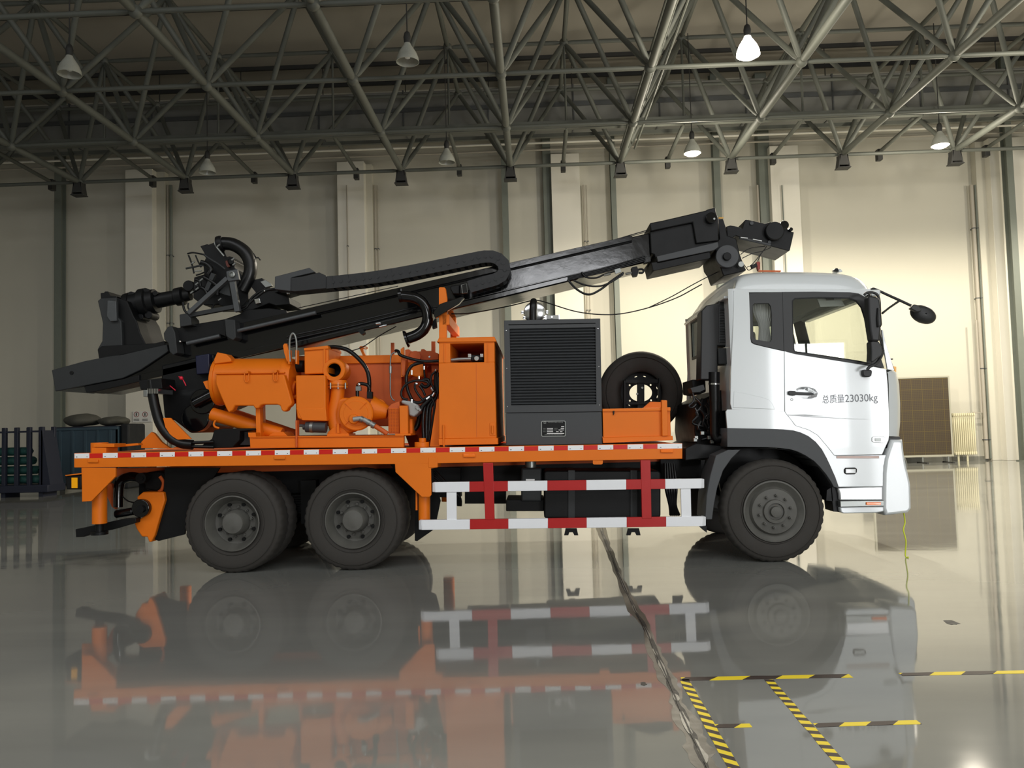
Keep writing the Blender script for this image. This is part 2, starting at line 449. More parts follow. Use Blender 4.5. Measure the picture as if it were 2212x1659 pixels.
# ---------------- roof space frame ----------------
MOD = 3.06
X0 = pt('p', 1102, 360, PY).x
ROWS_B = [PY - 2.95 * j for j in range(4)]
ROWS_T = [PY + 1.48 - 2.95 * j for j in range(4)]
TZ = pt('p', 1222, 92, ROWS_T[1]).z
truss = empty('roof_truss', (X0, PY, NZ), 'grey tubular steel space frame under the roof of the hall', 'roof truss')
IB = range(-6, 7)
def bx(i): return X0 + MOD * i
def tx(i): return X0 + MOD * (i + 0.5)
mems = []   # (name, p, q, r)
for j, Y in enumerate(ROWS_B):
    for i in IB:
        if i < max(IB):
            mems.append(('bottom_chord', Vector((bx(i), Y, NZ)), Vector((bx(i + 1), Y, NZ)), 0.05 if j == 0 else 0.048))
        if j < len(ROWS_B) - 1:
            mems.append(('bottom_chord', Vector((bx(i), Y, NZ)), Vector((bx(i), ROWS_B[j + 1], NZ)), 0.085))
        else:
            mems.append(('bottom_chord', Vector((bx(i), Y, NZ)), Vector((bx(i), Y - 2.95, NZ)), 0.085))
        for di in (-1, 0):
            for dj in (0, 1):
                if j + dj < len(ROWS_T) and i + di >= min(IB):
                    mems.append(('web_strut', Vector((bx(i), Y, NZ)), Vector((tx(i + di), ROWS_T[j + dj], TZ)), 0.062))
for j, Y in enumerate(ROWS_T):
    for i in list(IB)[:-1]:
        if i < max(IB) - 1:
            mems.append(('top_chord', Vector((tx(i), Y, TZ)), Vector((tx(i + 1), Y, TZ)), 0.055))
        if j < len(ROWS_T) - 1:
            mems.append(('top_chord', Vector((tx(i), Y, TZ)), Vector((tx(i), ROWS_T[j + 1], TZ)), 0.06))
for i in list(IB)[:-1]:
    HZ = 9.26
    mems.append(('end_strut', Vector((tx(i), 14.5, NZ + 0.42)), Vector((tx(i), ROWS_T[1], HZ)), 0.055))
    mems.append(('hanger_rod', Vector((tx(i), ROWS_T[1], HZ - 0.1)), Vector((tx(i), ROWS_T[1], TZ)), 0.03))
def key(m):
    c = (m[1] + m[2]) / 2; d = (c - CAM)
    v = c - CAM; zz = v.dot(fw); xx = abs(v.dot(RT) / zz * F); yy = v.dot(UP) / zz * F
    if xx > 1250 or yy > 950 or zz <= 0: return 0
    return (m[2] - m[1]).length * m[3] / zz ** 2
for kind in ('bottom_chord', 'web_strut', 'top_chord', 'end_strut', 'hanger_rod'):
    L = sorted([m for m in mems if m[0] == kind], key=key, reverse=True)
    for m in L[:96]:
        n_, p, q, r = m; d = (q - p).normalized(); Ln = (q - p).length
        mb = MB().lathe(p, d, [(0.05, r * 0.5), (0.22, r), (Ln - 0.22, r), (Ln - 0.05, r * 0.5)], 10)
        obj(kind, mb, TRUSSM, truss, smooth=50)
    if L[96:]:
        mb = MB()
        for m in L[96:]: mb.cyl(m[1], m[2], m[3], n=8)
        o = obj(kind + 's', mb, TRUSSM, truss, smooth=50); o['kind'] = 'stuff'
nodes = []
for Y in ROWS_B:
    for i in IB: nodes.append(Vector((bx(i), Y, NZ)))
for Y in ROWS_T:
    for i in list(IB)[:-1]: nodes.append(Vector((tx(i), Y, TZ)))
nodes.sort(key=lambda p: key(('', p - Vector((.1, 0, 0)), p + Vector((.1, 0, 0)), 1)), reverse=True)
for p in nodes[:90]:
    obj('node_ball', MB().ball(p, 0.12, 8), TRUSSM, truss)
# black seats under the edge nodes, and the small hangers between them
for i in IB:
    x = bx(i)
    mb = MB()
    z1 = NZ - 0.02
    for s in (-1, 1):
        mb.bar((x + s * 0.09, PY, z1), (x + s * 0.15, PY, z1 - 0.36), 0.24, 0.03)
    mb.box(x - 0.12, x + 0.12, PY - 0.12, PY - 0.09, z1 - 0.30, z1)
    mb.box(x - 0.12, x + 0.12, PY + 0.09, PY + 0.12, z1 - 0.36, z1)
    mb.box(x - 0.18, x + 0.18, PY - 0.14, PY + 0.14, z1 - 0.38, z1 - 0.35)
    obj('support_seat', mb, DARKM, truss, bevel=0.006)
    if i < max(IB):
        x = tx(i)
        obj('hanger_bracket', MB().box(x - 0.07, x + 0.07, 14.4, 14.6, NZ + 0.18, NZ + 0.5), DARKM, truss, bevel=0.01)

# roof purlins, duct, beam and pipes under the roof
for k, (Y, yy) in enumerate([(17.0, 236), (15.6, 135), (9.0, 0), (12.0, 0)]):
    tn += 1
    struct('trim_%d' % tn, MB().box(XL, XR, Y, Y + 0.08, CZ - 0.12, CZ), DARKM)
for k in range(3):
    tn += 1
    Y = 2.0 + 2.4 * k
    struct('trim_%d' % tn, MB().box(XL, XR, Y, Y + 0.07, CZ - 0.1, CZ), DARKM)
duct = empty('air_duct', (0, 15.6, 10.6), 'long grey sheet metal air duct hung high along the back wall', 'duct')
zt, zb = pt('p', 750, 203, 15.2).z, pt('p', 750, 285, 15.2).z
obj('duct_body', MB().box(XL + 1, XR - 1, 15.2, 16.3, zb, zt), DUCTM, duct, bevel=0.02)
mb = MB()
zc = (zt + zb) / 2
mb.box(XL + 1, XR - 1, 15.14, 15.2, zc - 0.06, zc + 0.06)
obj('duct_rail', mb, BRKT, duct)
for k in range(17):
    x = -22 + k * 2.6
    mb = MB().box(x, x + 0.04, 15.16, 16.34, zb - 0.03, zt + 0.03)
    obj('duct_flange', mb, BRKT, duct)
    obj('hanger_rod', MB().cyl((x + 0.02, 15.7, zt), (x + 0.02, 15.7, CZ), 0.015, n=6), DARKM, duct)
beam = empty('ceiling_beam', (0, 11.0, 8.8), 'long double channel steel beam below the duct', 'beam')
zz = pt('p', 1106, 274, 11.85).z
obj('upper_channel', MB().box(XL + 1, XR - 1, 11.8, 11.95, zz - 0.1, zz + 0.1), TRUSSM, beam)
zz = pt('p', 1106, 290, 13.9).z + 0.2
obj('lower_channel', MB().box(XL + 1, XR - 1, 13.95, 14.05, zz - 0.30, zz - 0.2), TRUSSM, beam)
def hpipe(x, y, Y, r, m, label):
    z = pt('p', x, y, Y).z
    o = tag(obj('ceiling_pipe', MB().cyl((XL + 1, Y, z), (XR - 1, Y, z), r, n=10), m), label, 'pipe', 'pipes along the top of the back wall')
    return o
hpipe(1106, 293, 16.2, 0.045, PILM, 'upper white pipe running level along the top of the back wall')
hpipe(1106, 311, 16.6, 0.035, PILM, 'middle white pipe running level along the top of the back wall')
hpipe(1106, 326, 16.9, 0.03, PIPEM, 'lowest thin pipe running level along the top of the back wall')

for k in range(3):
    x = pt('p', 1420 + 22 * k, 60, 6.5).x
    tag(obj('ceiling_conduit', MB().cyl((x, -6, NZ + 0.35), (x, 13.2, NZ + 0.35), 0.03, n=8), TRUSSM), '%s of three thin parallel conduits beside the roof chord right of centre' % ['left', 'middle', 'right'][k], 'conduit', 'conduits under the roof')
# ---------------- pendant lamps ----------------
SHADE = mat('ribbed_clear_shade', '9B9D95', 0.25, trans=0.0, noise=0.1, nscale=40)
SHADE_L = mat('lit_shade', 'FFF8EA', 0.3, emit='FFF1DC', estr=9.0)
BULB = mat('unlit_bulb', 'D9DCDC', 0.08, coat=1.0)
def lamp(px, py, Y, label, lit, power=0, lx=None):
    if lx is None:
        c = pt('p', px, py, Y)
    else:
        c = Vector((lx, Y, lx_z))
    root = empty('pendant_lamp', c + Vector((0, 0, 0.0)), label, 'lamp', 'pendant lamps hanging from the roof frame')
    r = 0.22
    n = 24
    prof = [(0.10, 0.06), (0.06, 0.075), (0.0, 0.115), (-0.08, 0.165), (-0.18, 0.205), (-0.26, 0.215)]
    prof2 = [(d, q - 0.008) for d, q in reversed(prof)]
    mb = MB().lathe(c + Vector((0, 0, 0.0)), (0, 0, 1), prof + prof2, n, False)
    obj('lamp_shade', mb, SHADE_L if (lit and Y < 8) else SHADE, root)
    if lit: obj('glowing_lens', MB().lathe(c, (0, 0, 1), [(-0.33, 0.004), (-0.325, 0.08), (-0.30, 0.15), (-0.26, 0.20), (-0.22, 0.205)], 24), SHADE_L, root)
    mb = MB().lathe(c, (0, 0, 1), [(0.08, 0.055), (0.22, 0.07), (0.30, 0.05), (0.33, 0.02)], 16)
    obj('lamp_socket', mb, DARKM, root)
    obj('bulb', MB().lathe(c, (0, 0, 1), [(-0.2, 0.004), (-0.18, 0.05), (-0.12, 0.07), (-0.04, 0.05), (0.08, 0.03)], 16), SHADE_L if lit else BULB, root)
    obj('hanging_rod', MB().cyl(c + Vector((0, 0, 0.3)), Vector((c.x, Y, TZ)), 0.012, n=6), DARKM, root)
    if lit:
        l = bpy.data.lights.new('lamp_light', 'SPOT'); l.energy = power; l.color = (1.0, 0.91, 0.74)
        l.spot_size = math.radians(178); l.spot_blend = 0.4; l.shadow_soft_size = 0.22
        lo = bpy.data.objects.new('lamp_light', l); COL.objects.link(lo); lo.location = c + Vector((0, 0, -0.58))
        l2 = bpy.data.lights.new('shade_glow', 'POINT'); l2.energy = power * 0.2; l2.color = l.color; l2.shadow_soft_size = 0.22
        lo2 = bpy.data.objects.new('shade_glow', l2); COL.objects.link(lo2); lo2.location = c + Vector((0, 0, -0.58))
    return c
LP = 1600
YA, YB = 5.9, 11.6
lamp(150, 132, YA, 'unlit bell lamp nearest the left edge, the large one at upper left', False)
lamp(880, 105, YA, 'unlit bell lamp at upper centre left, large and near', False)
cA = lamp(1615, 90, YA, 'large glaring lit lamp, brightest and nearest of all', True, LP)
lamp(448, 352, YB, 'small faint unlit lamp above the left wall, left of the second pilaster', False)
lamp(965, 330, YB, 'small unlit lamp hanging above the chain loop of the drill mast', False)
lamp(1495, 310, YB, 'small lit lamp directly above the head of the drill mast', True, LP)
cB = lamp(2030, 293, YB, 'small lit lamp high above the truck mirror at far right', True, LP)
lx_z = cA.z
lamp(0, 0, YA, 'lit lamp to the right beyond the view in the near lamp row', True, LP, lx=cA.x + 6.2)
lx_z = cB.z
lamp(0, 0, YB, 'lit lamp to the right beyond the view in the far lamp row', True, LP, lx=cB.x + 6.2)

# ---------------- things along the back wall ----------------
# right: dark gridded panel on a trestle
def grid_mat():
    m = bpy.data.materials.new('gridded_panel'); m.use_nodes = True
    nt = m.node_tree; b = nt.nodes['Principled BSDF']; b.inputs['Roughness'].default_value = 0.55
    tc = nt.nodes.new('ShaderNodeTexCoord')
    def lines(scale, w):
        sep = nt.nodes.new('ShaderNodeSeparateXYZ'); nt.links.new(tc.outputs['Object'], sep.inputs[0])
        outs = []
        for ax in (0, 2):
            mu = nt.nodes.new('ShaderNodeMath'); mu.operation = 'MULTIPLY'; mu.inputs[1].default_value = scale
            nt.links.new(sep.outputs[ax], mu.inputs[0])
            fr = nt.nodes.new('ShaderNodeMath'); fr.operation = 'FRACT'; nt.links.new(mu.outputs[0], fr.inputs[0])
            lt = nt.nodes.new('ShaderNodeMath'); lt.operation = 'LESS_THAN'; lt.inputs[1].default_value = w
            nt.links.new(fr.outputs[0], lt.inputs[0]); outs.append(lt)
        mx = nt.nodes.new('ShaderNodeMath'); mx.operation = 'MAXIMUM'
        nt.links.new(outs[0].outputs[0], mx.inputs[0]); nt.links.new(outs[1].outputs[0], mx.inputs[1])
        return mx
    a = lines(1 / 0.33, 0.05); c = lines(1 / 0.055, 0.25)
    m1 = nt.nodes.new('ShaderNodeMix'); m1.data_type = 'RGBA'
    m1.inputs[6].default_value = lin('3A2E22'); m1.inputs[7].default_value = lin('443A22')
    nt.links.new(c.outputs[0], m1.inputs[0])
    m2 = nt.nodes.new('ShaderNodeMix'); m2.data_type = 'RGBA'; m2.inputs[7].default_value = lin('54481F')
    nt.links.new(a.outputs[0], m2.inputs[0]); nt.links.new(m1.outputs[2], m2.inputs[6]); nt.links.new(m2.outputs[2], b.inputs['Base Color'])
    return m
GRIDM = grid_mat()
Yp = 16.9
p0, p1 = pt('n', 395, 130, Yp), pt('n', 1255, 1140, Yp)
q0 = pt('n', 1190, 95, Yp)
root = empty('display_board', (p1.x, Yp, 0), 'tall dark brown board with fine yellow grid on a low stand', 'board')
xl, xr, zb_, zt_ = p1.x - 2.5, p1.x - 0.05, p1.z, q0.z
obj('board_panel', MB().box(xl, xr, Yp, Yp + 0.05, zb_, zt_), GRIDM, root)
mb = MB().box(xl - 0.05, xr + 0.05, Yp - 0.02, Yp + 0.07, zb_ - 0.06, zb_); mb.box(xl - 0.05, xr + 0.05, Yp - 0.01, Yp + 0.07, zt_, zt_ + 0.05)
mb.box(xr, xr + 0.05, Yp - 0.01, Yp + 0.07, zb_, zt_); mb.box(xl - 0.05, xl, Yp - 0.01, Yp + 0.07, zb_, zt_)
obj('board_frame', mb, mat('board_frame_metal', 'B0AE9E', 0.4, metal=0.3), root)
for k in range(3):
    x = xr - 0.1 - k * 0.8
    obj('leg', MB().cyl((x, Yp + 0.02, 0), (x, Yp + 0.02, zb_ - 0.06), 0.03, n=8), STEEL, root)
    obj('foot_bar', MB().box(x - 0.03, x + 0.03, Yp - 0.3, Yp + 0.35, 0, 0.03), DARKM, root)

RADM = mat('cream_radiator_enamel', 'D9D3B4', 0.45)
def radiator(xp0, xp1, yt, yb, Y, label, n):
    a, b = pt('p', xp0, yt, Y), pt('p', xp1, yt, Y); zt2, zb2 = a.z, pt('p', xp0, yb, Y).z
    root = empty('radiator', ((a.x + b.x) / 2, Y, 0), label, 'radiator', 'cream column radiators by the back wall')
    w = (b.x - a.x) / n
    for k in range(n):
        x = a.x + (k + 0.5) * w
        mb = MB()
        for yy in (Y, Y + 0.09): mb.cyl((x, yy, zb2 + 0.04), (x, yy, zt2 - 0.04), w * 0.3, n=8)
        mb.box(x - w * 0.36, x + w * 0.36, Y - 0.03, Y + 0.12, zt2 - 0.09, zt2); mb.box(x - w * 0.36, x + w * 0.36, Y - 0.03, Y + 0.12, zb2, zb2 + 0.09)
        obj('radiator_column', mb, RADM, root, bevel=0.01)
    obj('radiator_header', MB().cyl((a.x, Y + 0.045, zb2 + 0.05), (b.x, Y + 0.045, zb2 + 0.05), 0.03, n=10), RADM, root)
    obj('radiator_header', MB().cyl((a.x, Y + 0.045, zt2 - 0.05), (b.x, Y + 0.045, zt2 - 0.05), 0.03, n=10), RADM, root)
    for x in (a.x + w * 2, (a.x + b.x) / 2 + w):
        obj('leg', MB().cyl((x, Y + 0.045, 0), (x, Y + 0.045, zb2 + 0.05), 0.03, n=8), RADM, root)
    return root
radiator(2058, 2106, 893, 983, 17.4, 'cream ribbed radiator beside the dark gridded board', 11)
radiator(1474, 1512, 912, 974, 17.4, 'cream ribbed radiator half hidden behind the rear of the truck cab', 9)
# branch pipe to the radiator
a, b = pt('n', 1520, 575, 17.45), pt('n', 1635, 575, 17.45)
tag(obj('radiator_pipe', MB().tube([a, b, b + Vector((0, 0, 3.0))], 0.03, sub=1), PIPEM), 'bent thin pipe feeding the radiator beside the gridded board', 'pipe')

# left: rack with green goods, blue crate with bundles, notice
BLUE = mat('faded_blue_steel', '2F4350', 0.6, noise=0.15, nscale=3)
RACKM = mat('dark_navy_rack_paint', '141A2C', 0.6)
GREEN = mat('green_tarpaulin', '1E4B46', 0.7, noise=0.5, nscale=7)
Yr = 12.0
root = empty('storage_rack', pt('x', 200, 1450, Yr).xyz * 1.0, 'dark navy stake rack loaded with green goods at the left edge', 'rack')
xa, xb = pt('x', -330, 1000, Yr).x, pt('x', 465, 1000, Yr).x
ztop = pt('x', 300, 740, Yr).z; zrail = pt('x', 300, 780, Yr).z; zlow = pt('x', 300, 1390, Yr).z
root.location = ((xa + xb) / 2, Yr, 0)
xs = [pt('x', q, 800, Yr).x for q in (-240, -100, 38, 178, 318, 460)]
for x in xs:
    obj('stake', MB().box(x - 0.05, x + 0.05, Yr, Yr + 0.1, 0.25, ztop), RACKM, root, bevel=0.01)
    obj('stake', MB().box(x - 0.05, x + 0.05, Yr + 0.5, Yr + 0.6, 0.25, ztop), RACKM, root, bevel=0.01)
obj('top_rail', MB().box(xs[0], xs[-1], Yr + 0.02, Yr + 0.08, zrail - 0.05, zrail), RACKM, root)
obj('rack_base', MB().box(xs[0] - 0.1, xs[-1] + 0.25, Yr - 0.1, Yr + 0.7, 0.12, max(0.3, zlow)), RACKM, root, bevel=0.02)
for x in (xs[0], xs[2], xs[-1]):
    obj('leg', MB().box(x - 0.06, x + 0.06, Yr, Yr + 0.6, 0, 0.13), RACKM, root)
obj('side_panel', MB().add([(xs[-1], Yr, 0.3), (xs[-1] + 0.25, Yr, 0.3), (xs[-1] + 0.02, Yr, zrail), (xs[-1], Yr, zrail), (xs[-1], Yr + 0.6, 0.3), (xs[-1] + 0.25, Yr + 0.6, 0.3), (xs[-1] + 0.02, Yr + 0.6, zrail), (xs[-1], Yr + 0.6, zrail)],
    [[0, 1, 2, 3], [7, 6, 5, 4], [1, 5, 6, 2], [0, 3, 7, 4], [3, 2, 6, 7], [0, 4, 5, 1]]), RACKM, root)
rnd = random.Random(3)
kinds = ['lowest', 'second', 'third', 'fourth', 'fifth', 'topmost']
zc = max(0.3, zlow) + 0.01
gy = 0
for k in range(4):
    h = 0.25
    x0_, x1_ = xs[0] + 0.15, xs[-1] - 0.15 - 0.1 * k
    rows = []
    nn = 26
    mbx = MB()
    ring = []
    for i in range(nn + 1):
        t = i / nn; x = x0_ + (x1_ - x0_) * t
        rr = []
        for q in range(12):
            th = 2 * math.pi * q / 12
            wob = 1 + 0.12 * rnd.uniform(-1, 1)
            rr.append(Vector((x, Yr + 0.3 + 0.16 * math.cos(th) * wob * (0.3 if i in (0, nn) else 1), zc + h / 2 + h * 0.44 * math.sin(th) * (0.2 if i in (0, nn) else 1) )))
        rr.append(rr[0]); rows.append(rr)
    mbx.grid(rows)
    tag(obj('canvas_bundle', mbx, GREEN, smooth=60), 'long dark green canvas bundle, %s in the rack at the left edge' % ['lowest', 'second from the bottom', 'second from the top', 'topmost'][k], 'bundle', 'canvas bundles in the rack')
    zc += h
# blue bin
Yb = 14.2
x0_, x1_ = pt('x', 610, 900, Yb).x, pt('x', 1310, 900, Yb).x
zt2 = pt('x', 900, 745, Yb).z; zb2 = 0.14
root = empty('steel_bin', ((x0_ + x1_) / 2, Yb, 0), 'faded blue steel bin behind the tail of the truck', 'bin')
mb = MB().box(x0_, x1_, Yb, Yb + 0.04, zb2, zt2); mb.box(x0_, x1_, Yb + 1.4, Yb + 1.44, zb2, zt2)
mb.box(x0_, x0_ + 0.04, Yb, Yb + 1.44, zb2, zt2); mb.box(x1_ - 0.04, x1_, Yb, Yb + 1.44, zb2, zt2); mb.box(x0_, x1_, Yb, Yb + 1.44, zb2, zb2 + 0.05)
obj('bin_body', mb, BLUE, root)
obj('bin_rim', MB().box(x0_ - 0.03, x1_ + 0.03, Yb - 0.03, Yb + 0.02, zt2 - 0.08, zt2), BLUE, root, bevel=0.01)
for k in range(5):
    x = x0_ + (x1_ - x0_) * (k + 0.5) / 5
    obj('stiffener', MB().box(x - 0.03, x + 0.03, Yb - 0.03, Yb, zb2, zt2 - 0.08), BLUE, root)
for x in (x0_ + 0.15, x1_ - 0.15):
    for yy in (Yb + 0.1, Yb + 1.25):
        obj('leg', MB().box(x - 0.05, x + 0.05, yy, yy + 0.1, 0, zb2), RACKM, root)
SACK = mat('grey_brown_sacking', '4B4B45', 0.95, noise=0.25, nscale=6, bump=0.3, bscale=10)
def sack(cx, cy, cz, lx, ly, lz, label, m=SACK):
    mb = MB(); rows = []
    for i in range(17):
        t = i / 16; s = math.sin(math.pi * min(1, max(0, t)) ) ** 0.35 if 0 < t < 1 else 0.02
        rr = []
        for q in range(16):
            th = 2 * math.pi * q / 16
            w = 1 + 0.07 * math.sin(3 * th + 5 * t) + 0.05 * math.sin(9 * t + th)
            rr.append(Vector((cx + lx * (t - 0.5), cy + ly / 2 * math.cos(th) * s * w, cz + lz / 2 * math.sin(th) * s * w)))
        rr.append(rr[0]); rows.append(rr)
    mb.grid(rows)
    return tag(obj('sack', mb, m, smooth=60), label, 'sack', 'sacks on the blue bin')
zs = zt2
s0, s1 = pt('x', 740, 640, Yb + 0.6), pt('x', 1110, 640, Yb + 0.6)
# a board lies over the bin and carries the sacks
tag(obj('cover_board', MB().box(x0_, x1_, Yb - 0.01, Yb + 1.46, zt2, zt2 + 0.03), RACKM), 'dark board lying over the top of the blue bin', 'board')
sack((s0.x + s1.x) / 2, Yb + 0.6, zt2 + 0.03 + 0.19, s1.x - s0.x, 0.9, 0.38, 'rolled grey-brown sack, higher one on the left of the blue bin')
sack((s1.x + x1_) / 2 + 0.02, Yb + 0.6, zt2 + 0.03 + 0.14, x1_ - s1.x - 0.02, 0.9, 0.28, 'flatter dark sack at the right end of the blue bin')
# grey drum cover behind the bin's right end
xd = pt('x', 1370, 900, Yb + 0.5).x
tag(obj('covered_pallet', MB().box(x1_ + 0.04, pt('x', 1425, 900, Yb).x, Yb + 0.1, Yb + 1.1, 0, pt('x', 1370, 700, Yb + .1).z), mat('dark_wrap', '14171B', 0.8, noise=0.3, nscale=5), bevel=0.06), 'dark wrapped upright pack squeezed between the blue bin and the pilaster', 'pack')
# notice on the pilaster
n0, n1 = pt('x', 1490, 565, 17.18), pt('x', 1700, 680, 17.18)
root = empty('notice_board', ((n0.x + n1.x) / 2, 17.18, n1.z), 'small white notice with two round symbols on the leftmost pilaster', 'sign')
obj('notice_sheet', MB().box(n0.x, n1.x, 17.17, 17.195, n1.z, n0.z), mat('notice_white', 'D9D9D6', 0.5), root)
for k, q in enumerate((1527, 1622)):
    c = pt('x', q, 597, 17.16)
    mbq = MB().lathe((c.x, 17.171, c.z), (0, -1, 0), [(0, 0.09), (0.004, 0.09), (0.004, 0.07), (0, 0.07)], 20, False)
    obj('symbol_ring', mbq, mat('sign_red_%d' % k, '8C4A4A', 0.5), root)
    obj('symbol_figure', MB().box(c.x - 0.02, c.x + 0.02, 17.165, 17.17, c.z - 0.05, c.z + 0.05), INK, root)
    for r in range(2):
        obj('caption_line', MB().box(c.x - 0.09, c.x + 0.09, 17.165, 17.17, c.z - 0.17 - r * 0.04, c.z - 0.15 - r * 0.04), INK, root)

# ---------------- floor markings and damage ----------------
def hazard(name, scale, ang):
    m = bpy.data.materials.new(name); m.use_nodes = True
    nt = m.node_tree; b = nt.nodes['Principled BSDF']; b.inputs['Roughness'].default_value = 0.6; b.inputs['Specular IOR Level'].default_value = 0.15
    tc = nt.nodes.new('ShaderNodeTexCoord'); mp = nt.nodes.new('ShaderNodeMapping')
    mp.inputs['Rotation'].default_value = (0, 0, ang)
    nt.links.new(tc.outputs['Object'], mp.inputs[0])
    sp = nt.nodes.new('ShaderNodeSeparateXYZ'); nt.links.new(mp.outputs[0], sp.inputs[0])
    mu = nt.nodes.new('ShaderNodeMath'); mu.operation = 'MULTIPLY'; mu.inputs[1].default_value = scale; nt.links.new(sp.outputs[0], mu.inputs[0])
    fr = nt.nodes.new('ShaderNodeMath'); fr.operation = 'FRACT'; nt.links.new(mu.outputs[0], fr.inputs[0])
    lt = nt.nodes.new('ShaderNodeMath'); lt.operation = 'LESS_THAN'; lt.inputs[1].default_value = 0.5; nt.links.new(fr.outputs[0], lt.inputs[0])
    n = nt.nodes.new('ShaderNodeTexNoise'); n.inputs['Scale'].default_value = 9; nt.links.new(tc.outputs['Object'], n.inputs[0])
    mx = nt.nodes.new('ShaderNodeMix'); mx.data_type = 'RGBA'; mx.inputs[6].default_value = lin('E0C81C'); mx.inputs[7].default_value = lin('2E2220')
    nt.links.new(lt.outputs[0], mx.inputs[0]); nt.links.new(mx.outputs[2], b.inputs['Base Color'])
    return m
def tape(p, q, w, label, period=0.13, ang=math.radians(45)):
    a, b = ptz(*p), ptz(*q); d = b - a; L = d.length; th = math.atan2(d.y, d.x)
    mb = MB()
    n = max(2, int(L / 0.1)); rnd = random.Random(int(p[0]))
    top = [(L * i / n, w / 2 + rnd.uniform(-.003, .003)) for i in range(n + 1)]
    bot = [(L * i / n, -w / 2 + rnd.uniform(-.003, .003)) for i in range(n, -1, -1)]
    P0 = [Vector((x, y, 0.0)) for x, y in top + bot]
    mb.extr(P0, Vector((0, 0, 0.0015)))
    o = obj('hazard_tape', mb, hazard('hazard_stripes', 1 / period / 1.0, ang), smooth=0)
    o.location = a; o.rotation_euler = (0, 0, th)
    return tag(o, label, 'floor tape', 'black and yellow tape strips on the floor')
tape((1478, 1468), (1588, 1665), 0.055, 'black and yellow tape running toward the viewer, nearest to the cracked joint', 0.075, math.radians(40))
tape((1660, 1468), (1832, 1668), 0.05, 'black and yellow tape running diagonally forward, right one of the two', 0.085, math.radians(12))
tape((1472, 1467), (1838, 1460), 0.06, 'far cross strip of black and yellow tape beside the cracked joint', 0.27, math.radians(45))
tape((1945, 1457), (2230, 1451), 0.055, 'far cross strip of black and yellow tape reaching the right edge', 0.26, math.radians(45))
tape((1545, 1569), (1622, 1567), 0.05, 'shortest piece of black and yellow tape between the two forward strips', 0.16, math.radians(45))
tape((1760, 1567), (1985, 1560), 0.05, 'near cross strip of black and yellow tape right of the diagonal strip', 0.19, math.radians(45))

CONC = mat('bared_concrete', '56534A', 0.5, spec=0.2, noise=0.3, nscale=18, bump=0.2, bscale=12)
CRKM = mat('crack_filler', '2B2A27', 0.7, noise=0.3, nscale=40)
WETM = mat('lifted_epoxy_flakes', '74736A', 0.45, spec=0.3, noise=0.3, nscale=18, bump=0.4, bscale=14)
path = [(1292, 1120), (1300, 1150), (1312, 1180), (1330, 1225), (1350, 1270), (1372, 1320), (1395, 1360), (1412, 1400), (1430, 1440), (1452, 1490), (1470, 1535), (1490, 1580), (1510, 1620), (1530, 1665)]
rnd = random.Random(11)
W = [ptz(*p) for p in path]
dense = []
for i in range(len(W) - 1):
    for k in range(10): dense.append(W[i].lerp(W[i + 1], k / 10))
dense.append(W[-1])
def smooth_noise(n, step, r):
    K = [r.uniform(0, 1) for _ in range(n // step + 3)]
    out = []
    for i in range(n):
        j, t = divmod(i, step); t = t / step; t = t * t * (3 - 2 * t)
        out.append(K[j] * (1 - t) + K[j + 1] * t)
    return out
def strip(wl, wr, lo, z, st=5, i0=0, i1=None, seed=1):
    r = random.Random(seed)
    D = dense[i0:i1]
    n = len(D); A = []; B = []
    na, nb = smooth_noise(n, st, r), smooth_noise(n, st, r); fa, fb = smooth_noise(n, 2, r), smooth_noise(n, 2, r)
    for i, p in enumerate(D):
        t = (D[min(n - 1, i + 1)] - D[max(0, i - 1)]).normalized(); s_ = Vector((t.y, -t.x, 0))
        e = 1.0 if i1 is None and i0 == 0 else max(0.0, math.sin(math.pi * i / (n - 1))) ** 0.5
        A.append(p + s_ * (0.002 + wl * e * (lo + (1 - lo) * (0.7 * na[i] + 0.3 * fa[i]))) + Vector((0, 0, z)))
        B.append(p - s_ * (0.002 + wr * e * (lo + (1 - lo) * (0.7 * nb[i] + 0.3 * fb[i]))) + Vector((0, 0, z)))
    mb = MB(); mb.grid([A, B]); mb.grid([[q - Vector((0, 0, z)) for q in A], A]); mb.grid([B, [q - Vector((0, 0, z)) for q in B]])
    return mb
root = empty('cracked_floor_joint', W[-1], 'ragged cracked joint with lifted coating running across the floor', 'floor crack')
obj('bared_strip', strip(0.075, 0.10, 0.1, 0.0008, 7), CONC, root, smooth=0)
obj('dark_seam', strip(0.022, 0.03, 0.1, 0.0014, 4, seed=5), CRKM, root, smooth=0)
r_ = random.Random(8); i_ = 3
while i_ < len(dense) - 8:
    n_ = r_.randint(5, 14)
    obj('lifted_flake', strip(0.03 * r_.uniform(.2, 1), 0.035 * r_.uniform(.2, 1), 0.2, 0.003, 3, i_, min(len(dense), i_ + n_), seed=i_), WETM, root, smooth=0)
    i_ += n_ + r_.randint(0, 5)
obj('crack_line', strip(0.003, 0.003, 0.4, 0.0045, 6, seed=3), CRKM, root, smooth=0)
for (x, y, w, h, lb) in [(2055, 1345, 22, 5, 'small brown oil spot on the bright floor at right'), (1390, 1478, 14, 3, 'tiny red-brown spot on the floor left of the cracked joint')]:
    c = ptz(x, y); k = (c - CAM).length / F
    P0 = []
    for q in range(14):
        th = 2 * math.pi * q / 14; r_ = 1 + rnd.uniform(-.3, .3)
        P0.append(c + Vector((math.cos(th) * w / 2 * k * r_, math.sin(th) * w * 0.8 * k * r_, 0)))
    tag(obj('floor_stain', MB().extr(P0, Vector((0, 0, 0.001))), CRKM, smooth=0), lb, 'stain')
